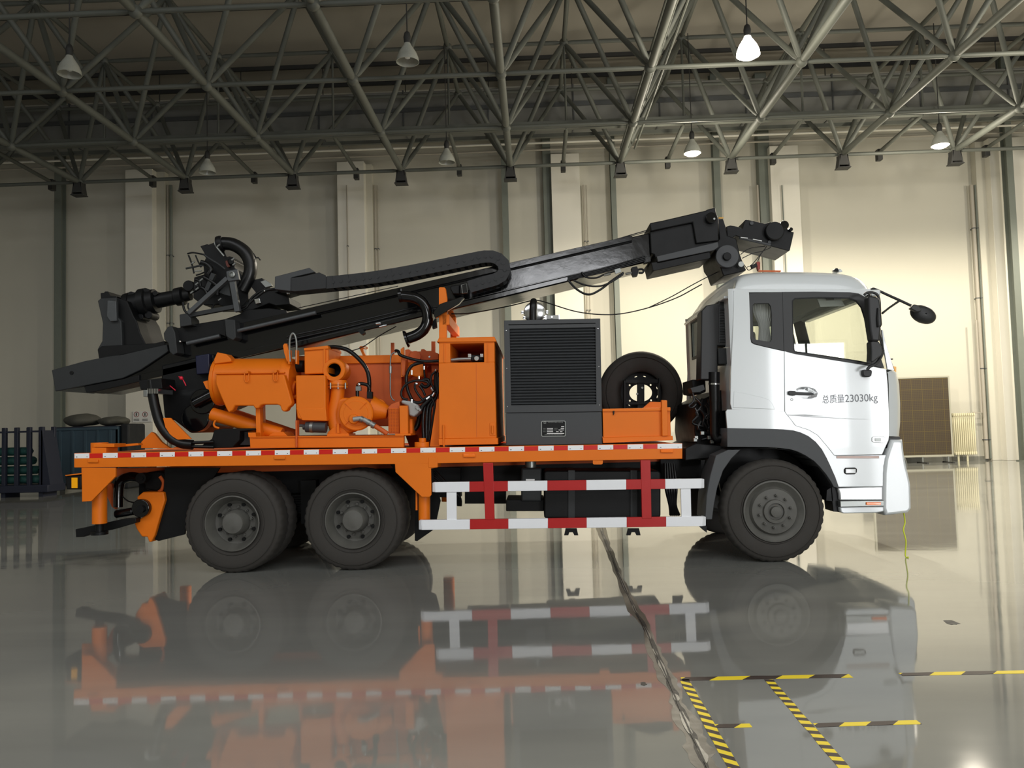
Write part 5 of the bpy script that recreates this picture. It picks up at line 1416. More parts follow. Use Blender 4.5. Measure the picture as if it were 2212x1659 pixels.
hose('m', [(365, 690), (360, 760), (410, 850), (470, 920)], 0.36, 0.013)
hose('m', [(420, 720), (470, 790), (500, 860)], 0.37, 0.014)
hose('m', [(485, 420), (487, 520), (500, 620), (530, 660)], 0.6, 0.012)
hose('m', [(300, 920), (360, 950), (440, 950), (500, 900), (600, 850), (640, 800)], 0.38, 0.018)
hose('m', [(440, 700), (500, 740), (560, 700), (540, 640), (470, 640)], 0.45, 0.02)
hose('m', [(440, 1060), (470, 1000), (540, 930), (600, 880)], 0.40, 0.024)
hose('m', [(430, 1100), (400, 1250), (350, 1330)], 0.6, 0.03)
hose('m', [(100, 255), (40, 290), (22, 380), (20, 600), (22, 820), (45, 900), (80, 928)], 0.7, 0.009, STEEL, 'steel_pipe')
mb = MB(); mb.cyl(pt('m', 22, 450, .7), pt('m', 22, 550, .7), 0.018, n=8); P_('pipe_coupling', mb, STEEL)
rnd = random.Random(4)
for (x_, y_, dx, dy) in ((315, 510, 0, 60), (415, 590, 0, 40), (580, 750, 30, 45), (600, 870, 30, -50), (520, 910, 45, -35), (315, 910, 0, 45), (550, 330, 20, -10), (485, 450, 0, 50), (645, 520, 10, -25), (370, 690, 25, 10)):
    A = pt('m', x_, y_, 0.36); B_ = pt('m', x_ + dx, y_ + dy, 0.36)
    P_('hose_fitting', MB().cyl(A, B_, 0.013, n=8), CHROME)
hose('b', [(1610, 278), (1680, 276), (1780, 300), (1870, 370), (1940, 460), (1965, 560), (1962, 700)], [0.55, 0.5, 0.45, 0.42, 0.40, 0.40, 0.40], 0.024)
hose('b', [(1865, 700), (1865, 640), (1880, 590), (1950, 600), (1970, 640)], 0.38, 0.02)
mb = MB().ball(pt('b', 1880, 594, 0.35), 0.022, 8); P_('hose_fitting', mb, CHROME)
P_('hose_fitting', MB().rect('b', 1848, 610, 1892, 650, 0.34, 0.4), STEEL, bevel=0.004)
P_('hose_fitting', MB().rect('b', 1944, 655, 1990, 715, 0.36, 0.43), BLACKM, bevel=0.004)

# --- orange cabinet ---
YC = 0.15
DPT = 2.25
cabn = P_('orange_cabinet', MB().prism('c', [(862, 764), (1362, 754), (1380, 1436), (864, 1444)], YC, YC + DPT), ORANGE, bevel=0.006)
mb = MB().prism('c', [(864, 590), (964, 588), (966, 762), (862, 764)], YC, YC + DPT)
mb.prism('c', [(1266, 584), (1361, 582), (1363, 755), (1268, 757)], YC, YC + DPT)
mb.prism('c', [(864, 575), (1361, 568), (1361, 584), (864, 592)], YC, YC + DPT)
mb.prism('c', [(960, 640), (1270, 636), (1270, 760), (960, 764)], YC + 1.2, YC + 1.25)
obj('cabinet_upper', mb, ORANGE, cabn, bevel=0.004)
for x_ in (908, 1298): obj('cabinet_rib', MB().prism('c', [(x_, 590), (x_ + 8, 590), (x_ + 8, 758), (x_, 760)], YC - 0.012, YC), ORANGE, cabn)
mb = MB().prism('c', [(842, 576), (850, 566), (862, 538), (1355, 528), (1364, 532), (1376, 566), (1374, 572)], YC - 0.02, YC + DPT)
obj('cabinet_lid', mb, ORANGE, cabn, bevel=0.005)
obj('cabinet_plinth', MB().prism('c', [(858, 1444), (1390, 1436), (1392, 1492), (862, 1500)], YC - 0.015, YC + DPT), ORANGE, cabn, bevel=0.004)
obj('cabinet_seam', MB().prism('c', [(1196, 770), (1199, 770), (1203, 1430), (1200, 1430)], YC - 0.002, YC), ORDUST, cabn)
obj('hinge_rod', MB().tube(pts('c', [(905, 1318), (905, 1420), (908, 1512)], YC - 0.02), 0.010, sub=2), ORANGE, cabn)
lt_ = obj('latch_plate', MB().rect('c', 1318, 1300, 1372, 1415, YC - 0.008, YC), ORANGE, cabn, bevel=0.004)
obj('latch_bar', MB().cyl(pt('c', 1342, 1325, YC - 0.02), pt('c', 1342, 1395, YC - 0.02), 0.012, n=10), ORANGE, cabn)
vv = P_('cabinet_valve', MB().rect('c', 1150, 690, 1262, 745, YC + 0.12, YC + 0.3), BLACKM, bevel=0.01)
mb = MB(); disc(mb, 'c', 1200, 722, 22, YC + 0.08, YC + 0.12, 20); mb.rect('c', 1122, 680, 1152, 715, YC + 0.12, YC + 0.16); mb.rect('c', 1232, 680, 1262, 712, YC + 0.10, YC + 0.14)
obj('valve_cap', mb, CHROME, vv, bevel=0.003)
P_('cabinet_pipe', MB().tube(pts('c', [(870, 740), (960, 738), (1050, 730), (1150, 728)], YC + 0.1), 0.02), STEEL)
P_('mast_rest_post', MB().prism('c', [(862, 90), (872, 84), (912, 86), (922, 95), (935, 180), (931, 540), (864, 545)], 0.30, 0.38), ORANGE, bevel=0.004)
P_('mast_rest_post', MB().prism('c', [(962, 268), (1012, 270), (1018, 540), (966, 540)], 1.46, 1.54), ORANGE, bevel=0.004)
pa, pb = pt('c', 928, 372, 0.34), pt('c', 1000, 400, 1.5)
pb.z = pa.z
P_('rest_crossbar', MB().box(pa.x - 0.04, pa.x + 0.04, 0.3, 1.5, pa.z - 0.07, pa.z + 0.05), ORANGE, bevel=0.005)

# --- slatted radiator housing ---
YR = 0.12
rb = P_('radiator_housing', MB().prism('d', [(140, 1190), (1047, 1178), (1055, 1482), (145, 1494)], YR, 2.3), DGREY, bevel=0.006)
mb = MB()
fo = [(128, 318), (1030, 299), (1047, 1172), (139, 1184)]
fi = [(176, 392), (990, 378), (1000, 1108), (190, 1118)]
flat_poly('radiator_frame', pts('d', fo, YR), [pts('d', fi, YR)], YR, 0.05, DGREY, rb, 0.003)
obj('radiator_core', MB().prism('d', fo, YR + 0.05, 2.3), BLACKM, rb)
obj('housing_top', MB().prism('d', [(126, 316), (1031, 297), (1031, 304), (126, 324)], YR, 2.3), DGREY, rb)
obj('frame_groove', MB().prism('d', [(168, 352), (990, 338), (990, 346), (168, 361)], YR - 0.003, YR), BLACKM, rb)
N = 26
for q in range(N):
    t_ = (q + 0.5) / N
    yl = 398 + t_ * 712; yr = 384 + t_ * 716
    h_ = 10.5
    xl_ = 178 + t_ * 12; xr_ = 990 + t_ * 10
    A = pts('d', [(xl_, yl - h_), (xr_, yr - h_)], YR + 0.035); B_ = pts('d', [(xl_, yl + h_ * 0.9), (xr_, yr + h_ * 0.9)], YR + 0.004)
    A2 = [p + Vector((0, 0.004, 0.006)) for p in A]; B2 = [p + Vector((0, 0.008, -0.004)) for p in B_]
    mb = MB().add([A[0], A[1], B_[1], B_[0], A2[0], A2[1], B2[1], B2[0]], [[0, 1, 2, 3], [7, 6, 5, 4], [0, 4, 5, 1], [3, 2, 6, 7], [0, 3, 7, 4], [1, 5, 6, 2]])
    obj('louvre_slat', mb, DGREY, rb)
for (x_, y_) in ((147, 410), (152, 768), (158, 1128), (1012, 392), (1020, 750), (1027, 1113)):
    mb = MB(); disc(mb, 'd', x_, y_, 9, YR - 0.008, YR, 12, r2=5); obj('frame_bolt', mb, CHROME, rb)
npx = [(475, 1272), (485, 1263), (697, 1260), (708, 1270), (708, 1400), (698, 1410), (486, 1412), (476, 1402)]
pl = P_('name_plate', MB().prism('d', npx, YR - 0.004, YR), BLACKM)
npi = [(483, 1276), (489, 1270), (694, 1267), (701, 1274), (701, 1397), (694, 1403), (490, 1405), (484, 1399)]
flat_poly('plate_border', pts('d', npx, YR - 0.006), [pts('d', npi, YR - 0.006)], YR - 0.006, 0.003, STEEL, pl)
for (x0_, y0_, x1_, y1_) in ((530, 1330, 588, 1336), (530, 1345, 588, 1352), (530, 1361, 588, 1367), (530, 1377, 693, 1384), (665, 1313, 693, 1320), (660, 1329, 693, 1336), (640, 1345, 690, 1351), (617, 1361, 640, 1367), (652, 1361, 676, 1367)):
    obj('plate_field', MB().rect('d', x0_, y0_, x1_, y1_, YR - 0.0065, YR - 0.004), TWHITE, pl)
rnd = random.Random(2)
for (x0_, y0_, x1_, n_) in ((540, 1272, 685, 11), (497, 1330, 520, 3), (497, 1345, 520, 3), (497, 1361, 520, 3), (600, 1330, 632, 4), (600, 1345, 630, 4), (510, 1390, 680, 16)):
    mb = MB()
    for q in range(n_):
        xx = x0_ + (x1_ - x0_) * q / n_; w_ = (x1_ - x0_) / n_ * 0.6
        mb.rect('d', xx, y0_, xx + w_, y0_ + 2, YR - 0.006, YR - 0.004); mb.rect('d', xx + w_ * 0.3, y0_ - 1, xx + w_ * 0.55, y0_ + 7, YR - 0.006, YR - 0.004); mb.rect('d', xx, y0_ + 5, xx + w_, y0_ + 7, YR - 0.006, YR - 0.004)
    obj('plate_lettering', mb, STEEL, pl)
flat_poly('plate_emblem', pts('d', [(500, 1270), (522, 1270), (522, 1288), (500, 1288)], YR - .006), [pts('d', [(504, 1273), (518, 1273), (518, 1285), (504, 1285)], YR - .006)], YR - 0.006, 0.002, STEEL, pl)
# chrome silencer end, black pipe, junction box on top
cc = pt('d', 414, 238, 0.75); kk = sc('d', 0.75)
mb = MB().lathe(cc, (0, 1, 0), [(-0.02, 1e-3), (-0.018, 70 * kk), (0, 98 * kk), (0.02, 104 * kk), (0.035, 104 * kk), (0.04, 98 * kk), (0.5, 98 * kk), (0.52, 1e-3)], 40, False)
si = P_('silencer', mb, CHROME, smooth=40)
for (x_, y_) in ((300, 238), (532, 235), (318, 290), (508, 288)):
    mb = MB(); mb.cyl(pt('d', x_ - 14, y_, 0.76), pt('d', x_ + 14, y_ + 4, 0.76), 0.012, n=8); mb.rect('d', x_ - 9, y_ - 14, x_ + 9, y_ + 14, 0.75, 0.79)
    obj('clamp_lug', mb, CHROME, si)
P_('exhaust_pipe', MB().tube([pt('d', 398, 320, 0.45), pt('d', 400, 220, 0.45), pt('d', 403, 160, 0.47), pt('d', 405, 140, 0.56), pt('d', 405, 150, 0.66), pt('d', 405, 200, 0.72)], 0.043, n=16), HOSE, smooth=60)
jb = P_('junction_box', MB().rect('d', 527, 264, 645, 305, 0.5, 0.7), ALU, bevel=0.006)
mb = MB()
for x_ in (520, 645): mb.rect('d', x_ - 4, 262, x_ + 6, 306, 0.49, 0.52)
disc(mb, 'd', 577, 282, 9, 0.485, 0.5, 12); obj('box_clip', mb, CHROME, jb)

# --- spare wheel standing behind the tray ---
cs = pt('d', 1425, 995, 1.75); rs = 392 * sc('d', 1.75)
mb = MB().lathe(cs, (0, 1, 0), [(0.03, rs * 0.50), (0.0, rs * 0.54), (-0.01, rs * 0.7), (0.0, rs * 0.86), (0.02, rs * 0.955), (0.06, rs), (0.22, rs), (0.26, rs * 0.95), (0.28, rs * 0.7), (0.25, rs * 0.5)], 80, False)
sp = P_('spare_wheel', mb, RUBBER, smooth=50)
obj('sidewall_ring', MB().lathe(cs, (0, 1, 0), [(-0.005, rs * 0.84), (-0.012, rs * 0.85), (-0.005, rs * 0.86)], 64, False), RUBBER, sp)
def circ(c, r, n=28, ex=1.0): return [Vector((c.x + r * ex * math.cos(2 * math.pi * k / n), c.y, c.z + r * math.sin(2 * math.pi * k / n))) for k in range(n)]
k7 = sc('d', 1.75)
holes = [circ(cs, 84 * k7, 36, 108 / 84)]
for (x_, y_) in ((1320, 922), (1520, 920), (1322, 1070), (1524, 1066)): holes.append(circ(pt('d', x_, y_, 1.75), 9 * k7, 12))
for q in range(12):
    th = 2 * math.pi * q / 12 + 0.26
    c0 = Vector((cs.x + 160 * k7 * math.cos(th), cs.y, cs.z + 160 * k7 * math.sin(th)))
    e1 = Vector((-math.sin(th), 0, math.cos(th))); e2 = Vector((math.cos(th), 0, math.sin(th)))
    holes.append([c0 + e1 * (14 * k7 * math.cos(a_)) + e2 * (4.5 * k7 * math.sin(a_)) for a_ in [2 * math.pi * z_ / 10 for z_ in range(10)]])
flat_poly('rim', circ(cs, rs * 0.52, 48), holes, 1.85, 0.02, BLACKM, sp)
mb = MB().rect('d', 1384, 880, 1450, 1150, 1.68, 1.74); mb.rect('d', 1255, 880, 1275, 1150, 1.6, 1.7); mb.rect('d', 1585, 860, 1600, 1080, 1.6, 1.7); mb.rect('d', 1270, 870, 1590, 905, 1.66, 1.72); mb.rect('d', 1275, 1085, 1520, 1110, 1.66, 1.7)
obj('wheel_carrier', mb, BLACKM, sp, bevel=0.003)
for (x_, y_) in ((1430, 950), (1382, 1008)):
    mb = MB(); disc(mb, 'd', x_, y_, 10, 1.66, 1.69, 10); obj('carrier_bolt', mb, STEEL, sp)

# --- orange tray ---
tr = P_('orange_tray', MB().prism('d', [(1055, 1152), (1620, 1143), (1690, 1140), (1700, 1405), (1062, 1420)], 0.12, 0.15), ORANGE, bevel=0.004)
mb = MB().prism('d', [(1055, 1152), (1690, 1140), (1700, 1405), (1062, 1420)], 1.3, 1.33)
for x_ in (1058, 1684): mb.add(*[[pt('d', x_, 1150, 0.15), pt('d', x_, 1412, 0.15), toward(pt('d', x_, 1412, 0.15), 1.3), toward(pt('d', x_, 1150, 0.15), 1.3), pt('d', x_ + 8, 1150, 0.15), pt('d', x_ + 8, 1412, 0.15), toward(pt('d', x_ + 8, 1412, 0.15), 1.3), toward(pt('d', x_ + 8, 1150, 0.15), 1.3)], [[0, 1, 2, 3], [7, 6, 5, 4], [0, 4, 5, 1], [1, 5, 6, 2], [2, 6, 7, 3], [3, 7, 4, 0]]])
obj('tray_walls', mb, ORANGE, tr)
obj('tray_lip', MB().prism('d', [(1055, 1148), (1620, 1139), (1620, 1166), (1055, 1176)], 0.105, 0.12), ORANGE, tr, bevel=0.003)
obj('tray_base', MB().prism('d', [(1055, 1420), (1716, 1404), (1720, 1445), (1060, 1472)], 0.09, 1.35), ORANGE, tr, bevel=0.003)
obj('tray_notch', MB().prism('d', [(1153, 1168), (1168, 1168), (1166, 1195), (1158, 1210)], 0.10, 0.12), BLACKM, tr)
P_('tray_post', MB().prism('d', [(1612, 1070), (1618, 1066), (1664, 1070), (1672, 1402), (1618, 1406)], 0.07, 0.14), ORANGE, bevel=0.004)
P_('tray_lug', MB().rect('d', 1664, 1134, 1696, 1168, 0.08, 0.13), ORANGE, bevel=0.003)
P_('tray_rear_bar', MB().prism('d', [(1440, 1142), (1510, 1082), (1616, 1086), (1616, 1142)], 0.8, 0.9), ORANGE)

# --- rear black machinery below the mast foot ---
mb = MB().prism('b', [(190, 430), (640, 330), (640, 520), (650, 640), (710, 760), (590, 810), (590, 950), (520, 1000), (440, 1010), (300, 900), (215, 880), (190, 600)], 0.7, 1.6)
P_('swivel_bracket', mb, BLACKM, bevel=0.02)
mb = MB(); disc(mb, 'b', 540, 740, 110, 0.6, 0.75); disc(mb, 'b', 480, 880, 120, 0.62, 0.75); cylpx(mb, 'b', (470, 760), (700, 640), 45, 0.55); P_('slew_motor', mb, BLACK, bevel=0.01)
mb = MB().prism('b', [(480, 350), (600, 330), (600, 500), (490, 510)], 0.62, 0.7); P_('blue_valve_block', mb, NAVY, bevel=0.01)
P_('tilt_lever', MB().tube(pts('b', [(205, 555), (225, 580), (270, 610), (312, 645)], 0.45), 0.006, sub=3), PINK, label='pink red lever')
P_('tilt_lever', MB().tube(pts('b', [(340, 528), (365, 540), (385, 570), (402, 605)], 0.45), 0.006, sub=3), PINK, label='pink red lever')
for (x_, y_) in ((215, 568), (362, 540)):
    P_('lever_knob', MB().ball(pt('b', x_, y_, 0.44), 0.022, 8), PINK)
# looped cable carrier: flat black links down to the deck
def link_chain(name, zone, lst, Y0, Y1, hgt, step, m, sub=14):
    P0 = [pt(zone, x, y, Y0) for x, y in lst]
    tmp = []
    mm = len(P0)
    for i in range(mm - 1):
        p0 = P0[max(0, i - 1)]; p1 = P0[i]; p2 = P0[i + 1]; p3 = P0[min(mm - 1, i + 2)]
        for k in range(sub):
            t = k / sub
            tmp.append(0.5 * ((2 * p1) + (p2 - p0) * t + (2 * p0 - 5 * p1 + 4 * p2 - p3) * t * t + (3 * p1 - p0 - 3 * p2 + p3) * t ** 3))
    tmp.append(P0[-1])
    # resample at equal steps
    out = [tmp[0]]; acc = 0
    for i in range(1, len(tmp)):
        d = (tmp[i] - out[-1]).length
        if d >= step: out.append(tmp[i])
    mb = MB()
    no = []
    for i in range(len(out)):
        d = (out[min(len(out) - 1, i + 1)] - out[max(0, i - 1)]).normalized(); no.append(Vector((-d.z, 0, d.x)))
    for i in range(len(out) - 1):
        d = (out[i + 1] - out[i]); L2 = d.length; d.normalize(); nrm = Vector((-d.z, 0, d.x))
        e_ = 0.004 if i % 2 else 0.0
        for (ya, yb) in ((Y0 + e_, Y0 + 0.018), (Y1 - 0.018, Y1 - e_)):
            mb.add([Vector((q.x, y, q.z)) + m_ * h for y in (ya, yb) for q, m_, h in ((out[i], no[i], -hgt / 2), (out[i + 1], no[i + 1], -hgt / 2), (out[i + 1], no[i + 1], hgt / 2), (out[i], no[i], hgt / 2))], [[0, 1, 2, 3], [7, 6, 5, 4], [0, 4, 5, 1], [2, 6, 7, 3], [1, 5, 6, 2], [0, 3, 7, 4]])
        c_ = (out[i] + out[i + 1]) / 2
        for h in (-hgt * 0.46, hgt * 0.46):
            mb.add([Vector((q.x, y, q.z)) + nrm * (h + e) for y in (Y0 + 0.018, Y1 - 0.018) for q, e in ((c_ - d * L2 * 0.28, -0.004), (c_ + d * L2 * 0.28, -0.004), (c_ + d * L2 * 0.28, 0.004), (c_ - d * L2 * 0.28, 0.004))], [[0, 4, 5, 1], [2, 6, 7, 3], [1, 5, 6, 2], [0, 3, 7, 4], [0, 1, 2, 3], [7, 6, 5, 4]])
        mb.cyl(Vector((out[i].x, Y0 - 0.004, out[i].z)), Vector((out[i].x, Y0, out[i].z)), hgt * 0.14, n=10)
    mb.tube([q + Vector((0, (Y1 - Y0) * 0.35, 0)) for q in out], hgt * 0.26, n=8, sub=1)
    mb.tube([q + Vector((0, (Y1 - Y0) * 0.7, 0)) for q in out], hgt * 0.26, n=8, sub=1)
    return P_(name, mb, m, smooth=0)
k_ = sc('b', 0.3)
lp = MB()
for off, Yq, rr in ((0, 0.30, 42), (0, 0.40, 42), (0, 0.50, 42)):
    lp.tube([pt('b', x, y, Yq) for x, y in ((105, 560), (118, 680), (142, 800), (178, 920), (235, 1010), (300, 1070), (370, 1100), (460, 1110))], rr * k_, n=14)
P_('hose_bundle', lp, HOSE, smooth=60)
mb = MB()
for q in range(7): mb.rect('b', 72 + q * 14, 630, 80 + q * 14, 672, 0.235, 0.6)
P_('hose_clamp', mb, CHROME)
P_('hose_clamp', MB().rect('b', 36, 640, 72, 700, 0.24, 0.3), STEEL, bevel=0.005)
P_('hose_holder', MB().prism('b', [(-5, 560), (190, 540), (200, 630), (45, 640), (15, 640)], 0.25, 0.6), BLACKM, bevel=0.006)
mb = MB().rect('b', 285, 1068, 350, 1082, 0.27, 0.33); mb.rect('b', 285, 1105, 350, 1124, 0.27, 0.33); P_('hose_fitting', mb, CHROME)
P_('orange_gusset', MB().prism('b', [(205, 880), (268, 880), (445, 1060), (330, 1066), (270, 1030), (225, 960)], 0.26, 0.29), ORANGE, bevel=0.003)
P_('orange_gusset', MB().prism('b', [(18, 1138), (20, 1085), (105, 1000), (130, 1010), (190, 1085), (265, 1138)], 0.55, 0.6), ORANGE, bevel=0.003)
P_('orange_gusset', MB().prism('b', [(-260, 1115), (-10, 1095), (0, 1112), (-240, 1135)], 0.35, 0.45), ORANGE)
mb = MB(); cylpx(mb, 'b', (625, 848), (1220, 1020), 58, 0.6); P_('lift_cylinder', mb, ORANGE)
mb = MB(); cylpx(mb, 'b', (740, 830), (1330, 1030), 52, 1.1); P_('lift_cylinder', mb, ORDUST)
mb = MB().prism('b', [(640, 985), (720, 970), (985, 968), (992, 982), (860, 995), (860, 1070), (800, 1135), (545, 1140), (540, 1110), (620, 1060)], 0.35, 0.9); P_('black_bracket', mb, BLACKM, bevel=0.01)
mb = MB().prism('b', [(760, 990), (950, 1000), (950, 1110), (790, 1110)], 0.5, 0.9); P_('black_bracket', mb, DGREY)
mb = MB(); cylpx(mb, 'b', (350, 1095), (640, 1085), 14, 0.3); cylpx(mb, 'b', (350, 1122), (640, 1128), 14, 0.3); P_('tie_rods', mb, HOSE)
P_('orange_clip', MB().tube(pts('b', [(655, 900), (640, 930), (650, 955), (685, 968)], 0.5), 0.012), ORANGE)

# --- pump and black pipework under the tail (seen below the deck) ---
tp = P_('tail_pump', MB().prism('i', [(772, 765), (825, 722), (1000, 722), (1012, 790), (985, 880), (950, 1000), (925, 1090), (895, 1150), (875, 1150), (860, 1105), (815, 1105), (770, 1040), (750, 990), (800, 950), (880, 900), (870, 820), (775, 790)], 0.4, 0.75), ORANGE, bevel=0.03, seg=3)
mb = MB(); disc(mb, 'i', 800, 862, 78, 0.33, 0.40, 32); obj('pump_flange', mb, BLACK, tp, bevel=0.008)
mb = MB(); disc(mb, 'i', 800, 870, 32, 0.30, 0.34, 20); obj('flange_hub', mb, BLACKM, tp)
P_('tail_pipe', MB().tube(pts('i', [(810, 605), (720, 592), (640, 625), (618, 700), (615, 850)], 0.5), 0.055, n=16), BLACK, smooth=60)
mb = MB(); disc(mb, 'i', 805, 605, 46, 0.36, 0.46, 24); disc(mb, 'i', 805, 607, 20, 0.345, 0.37, 16); P_('pipe_flange', mb, BLACKM)
mb = MB(); cylpx(mb, 'i', (590, 912), (745, 885), 34, 0.36); P_('pump_stub', mb, BLACK, bevel=0.01)
P_('tow_bar', MB().prism('i', [(248, 1040), (320, 1028), (335, 1022), (640, 955), (765, 945), (765, 985), (560, 1045), (400, 1075), (335, 1095), (320, 1105), (252, 1108)], 0.3, 0.42), BLACKM, bevel=0.006)
P_('tail_frame', MB().prism('i', [(515, 630), (560, 660), (590, 800), (590, 870), (560, 850), (520, 760)], 0.6, 0.65), ORDUST)
P_('tail_frame', MB().prism('i', [(600, 520), (880, 520), (880, 560), (650, 565), (590, 600)], 0.8, 0.9), ORDUST)
mb = MB().prism('i', [(830, 560), (950, 540), (1010, 560), (1010, 700), (940, 720), (840, 700)], 0.55, 0.9); P_('pump_motor', mb, BLACKM, bevel=0.02)
mb = MB(); mb.tube(pts('i', [(970, 590), (1000, 640), (985, 700), (960, 720)], 0.5), 0.02); P_('tail_hose', mb, ORDUST)
mb = MB(); mb.tube(pts('i', [(650, 760), (700, 800), (760, 815)], 0.45), 0.008); P_('tail_hose', mb, HOSE)

# ================= the mast =================
YM0, YM1 = 0.75, 1.55
mb = MB().prism('p', [(111, 800), (185, 781), (205, 776), (350, 741), (620, 679), (1080, 577), (1403, 503), (1406, 562), (1106, 634), (640, 748), (300, 824), (186, 848), (181, 836), (120, 845)], YM0, YM1)
mast = P_('mast_beam', mb, BLACK, bevel=0.012)
# flanges and rails along the mast
def strip_px(name, a_, b_, h0, h1, Y0, Y1, m, par, bev=0.004):
    return obj(name, MB().prism('p', [(a_[0], a_[1]), (b_[0], b_[1]), (b_[0], b_[1] + h1), (a_[0], a_[1] + h0)], Y0, Y1), m, par, bevel=bev)
strip_px('top_rail', (440, 716), (1366, 508), 17, 11, YM0 - 0.06, YM0 + 0.05, BLACK, mast)
strip_px('web_line', (440, 734), (1366, 520), 3, 3, YM0 - 0.02, YM0, BLACKM, mast)
strip_px('bottom_rail', (300, 809), (1406, 553), 15, 12, YM0 - 0.05, YM0 + 0.05, BLACK, mast)
strip_px('bottom_tube', (637, 735), (1250, 590), 16, 13, YM0 - 0.10, YM0 - 0.02, BLACK, mast, 0.015)
obj('foot_plate', MB().prism('a', [(45, 1420), (330, 1342), (545, 1300), (640, 1290), (1030, 1200), (1040, 1260), (800, 1420), (650, 1490), (290, 1560), (75, 1602)], YM0 - 0.04, YM0), SLATE, mast, bevel=0.008)
obj('foot_shoe', MB().prism('a', [(322, 1560), (640, 1500), (790, 1460), (790, 1520), (400, 1608), (340, 1612)], YM0 - 0.08, YM0 + 0.3), BLACKM, mast, bevel=0.006)
mb = MB(); disc(mb, 'a', 213, 1443, 16, YM0 - 0.05, YM0 - 0.03, 14); obj('foot_pin', mb, BLACKM, mast)
# clamp brackets and guide rods
obj('guide_clamp', MB().prism('a', [(1000, 1105), (1035, 1050), (1070, 1042), (1098, 1100), (1118, 1272), (1080, 1292), (1050, 1262), (1040, 1190), (1005, 1160)], 0.55, 0.75), SLATE, mast, bevel=0.008)
obj('guide_clamp', MB().prism('a', [(1520, 985), (1610, 990), (1618, 1140), (1594, 1166), (1560, 1150), (1532, 1128)], 0.55, 0.75), SLATE, mast, bevel=0.008)
mb = MB(); cylpx(mb, 'a', (1200, 1192), (1480, 1128), 17, 0.62); cylpx(mb, 'a', (1610, 1090), (2300, 930), 17, 0.62); obj('guide_rod', mb, BRKT, mast)
mb = MB().prism('a', [(1110, 1060), (1530, 1040), (1530, 1130), (1480, 1110), (1200, 1175), (1120, 1180)], 0.65, 0.8); obj('guide_block', mb, BLACKM, mast)
mb = MB().ball(pt('a', 1143, 1176, 0.55), 0.016, 6); obj('guide_bolt', mb, CHROME, mast)
# underside conduits along the mast
for q in range(4):
    mb = MB()
    a_, b_ = pt('p', 620, 757 - q * 8 - 6, YM0 - 0.08 - 0.01 * q), pt('p', 900, 690 - q * 7 - 6, YM0 - 0.08 - .01 * q)
    mb.tube([a_, a_.lerp(b_, .5) + Vector((0, 0, -0.01)), b_], 0.011)
    a_, b_ = pt('w3', 480, 1190 + q * 10, YM0 - 0.1), pt('w3', 1150, 1010 + q * 14, YM0 - 0.1)
    obj('mast_conduit', mb, HOSE, mast)
    obj('mast_conduit', MB().tube([a_, a_.lerp(b_, .5) + Vector((0, 0, -0.015)), b_], 0.009), HOSE, mast)
# mast head
hd = P_('mast_head', MB().prism('w3', [(1192, 800), (1400, 755), (1560, 725), (1590, 900), (1785, 870), (1785, 900), (1740, 962), (1250, 1062), (1230, 1000), (1200, 990), (1195, 870)], 0.70, 1.6), BLACKM, bevel=0.01)
obj('head_cover', MB().prism('w3', [(1188, 735), (1197, 725), (1300, 705), (1675, 618), (1690, 608), (1758, 590), (1762, 630), (1785, 690), (1788, 880), (1590, 905), (1560, 722), (1200, 800)], 0.66, 1.62), BLACKM, hd, bevel=0.012)
obj('head_shoe', MB().prism('w3', [(1203, 1068), (1250, 1062), (1262, 1072), (1702, 975), (1712, 985), (1716, 1025), (1700, 1036), (1225, 1142), (1218, 1138)], 0.66, 1.2), BLACKM, hd, bevel=0.008)
obj('head_web', MB().prism('w3', [(1250, 1015), (1780, 890), (1785, 935), (1745, 962), (1262, 1062)], 0.64, 0.7), DGREY, hd, bevel=0.004)
mb = MB(); disc(mb, 'w3', 1725, 680, 48, 0.60, 0.67, 24); obj('head_sheave', mb, BLACK, hd, bevel=0.006)
mb = MB(); disc(mb, 'w3', 1748, 690, 9, 0.585, 0.6, 10); obj('sheave_pin', mb, STEEL, hd)
kn = P_('head_hinge', MB().prism('e', [(740, 145), (795, 140), (820, 215), (835, 300), (920, 330), (935, 400), (965, 520), (1015, 628), (960, 645), (800, 682), (790, 660), (765, 590), (730, 540), (720, 480), (725, 440), (690, 430), (760, 330)], 0.8, 1.5), BLACKM, bevel=0.01)
mb = MB(); disc(mb, 'e', 835, 495, 110, 0.74, 0.82, 36); obj('hinge_disc', mb, DGREY, kn, bevel=0.008)
mb = MB(); disc(mb, 'e', 835, 495, 38, 0.70, 0.75, 24); obj('hinge_pin', mb, BLACKM, kn, bevel=0.006)
mb = MB(); disc(mb, 'e', 965, 570, 26, 0.72, 0.8, 16); obj('hinge_latch', mb, STEEL, kn)
obj('yellow_tip', MB().rect('e', 755, 130, 798, 138, 0.9, 0.95), YELLOW, kn)
ja = P_('jib_arm', MB().prism('e', [(825, 215), (862, 203), (900, 208), (980, 232), (985, 200), (1003, 150), (1020, 148), (1190, 188), (1240, 170), (1330, 178), (1430, 260), (1465, 268), (1425, 442), (1412, 446), (1240, 400), (1050, 350), (960, 318), (915, 300), (880, 330), (835, 330)], 0.85, 1.4), BLACKM, bevel=0.008)
mb = MB(); disc(mb, 'e', 1285, 255, 88, 0.78, 0.88, 36); obj('jib_sheave', mb, BLACKM, ja, bevel=0.01)
mb = MB(); disc(mb, 'e', 1375, 200, 42, 0.80, 1.0, 24); disc(mb, 'e', 1438, 240, 18, 0.8, 0.9, 16); obj('jib_roller', mb, BLACK, ja, bevel=0.006)
mb = MB(); disc(mb, 'e', 1065, 183, 17, 0.83, 0.86, 16); disc(mb, 'e', 1232, 362, 15, 0.83, 0.86, 16); obj('jib_pin', mb, DGREY, ja)
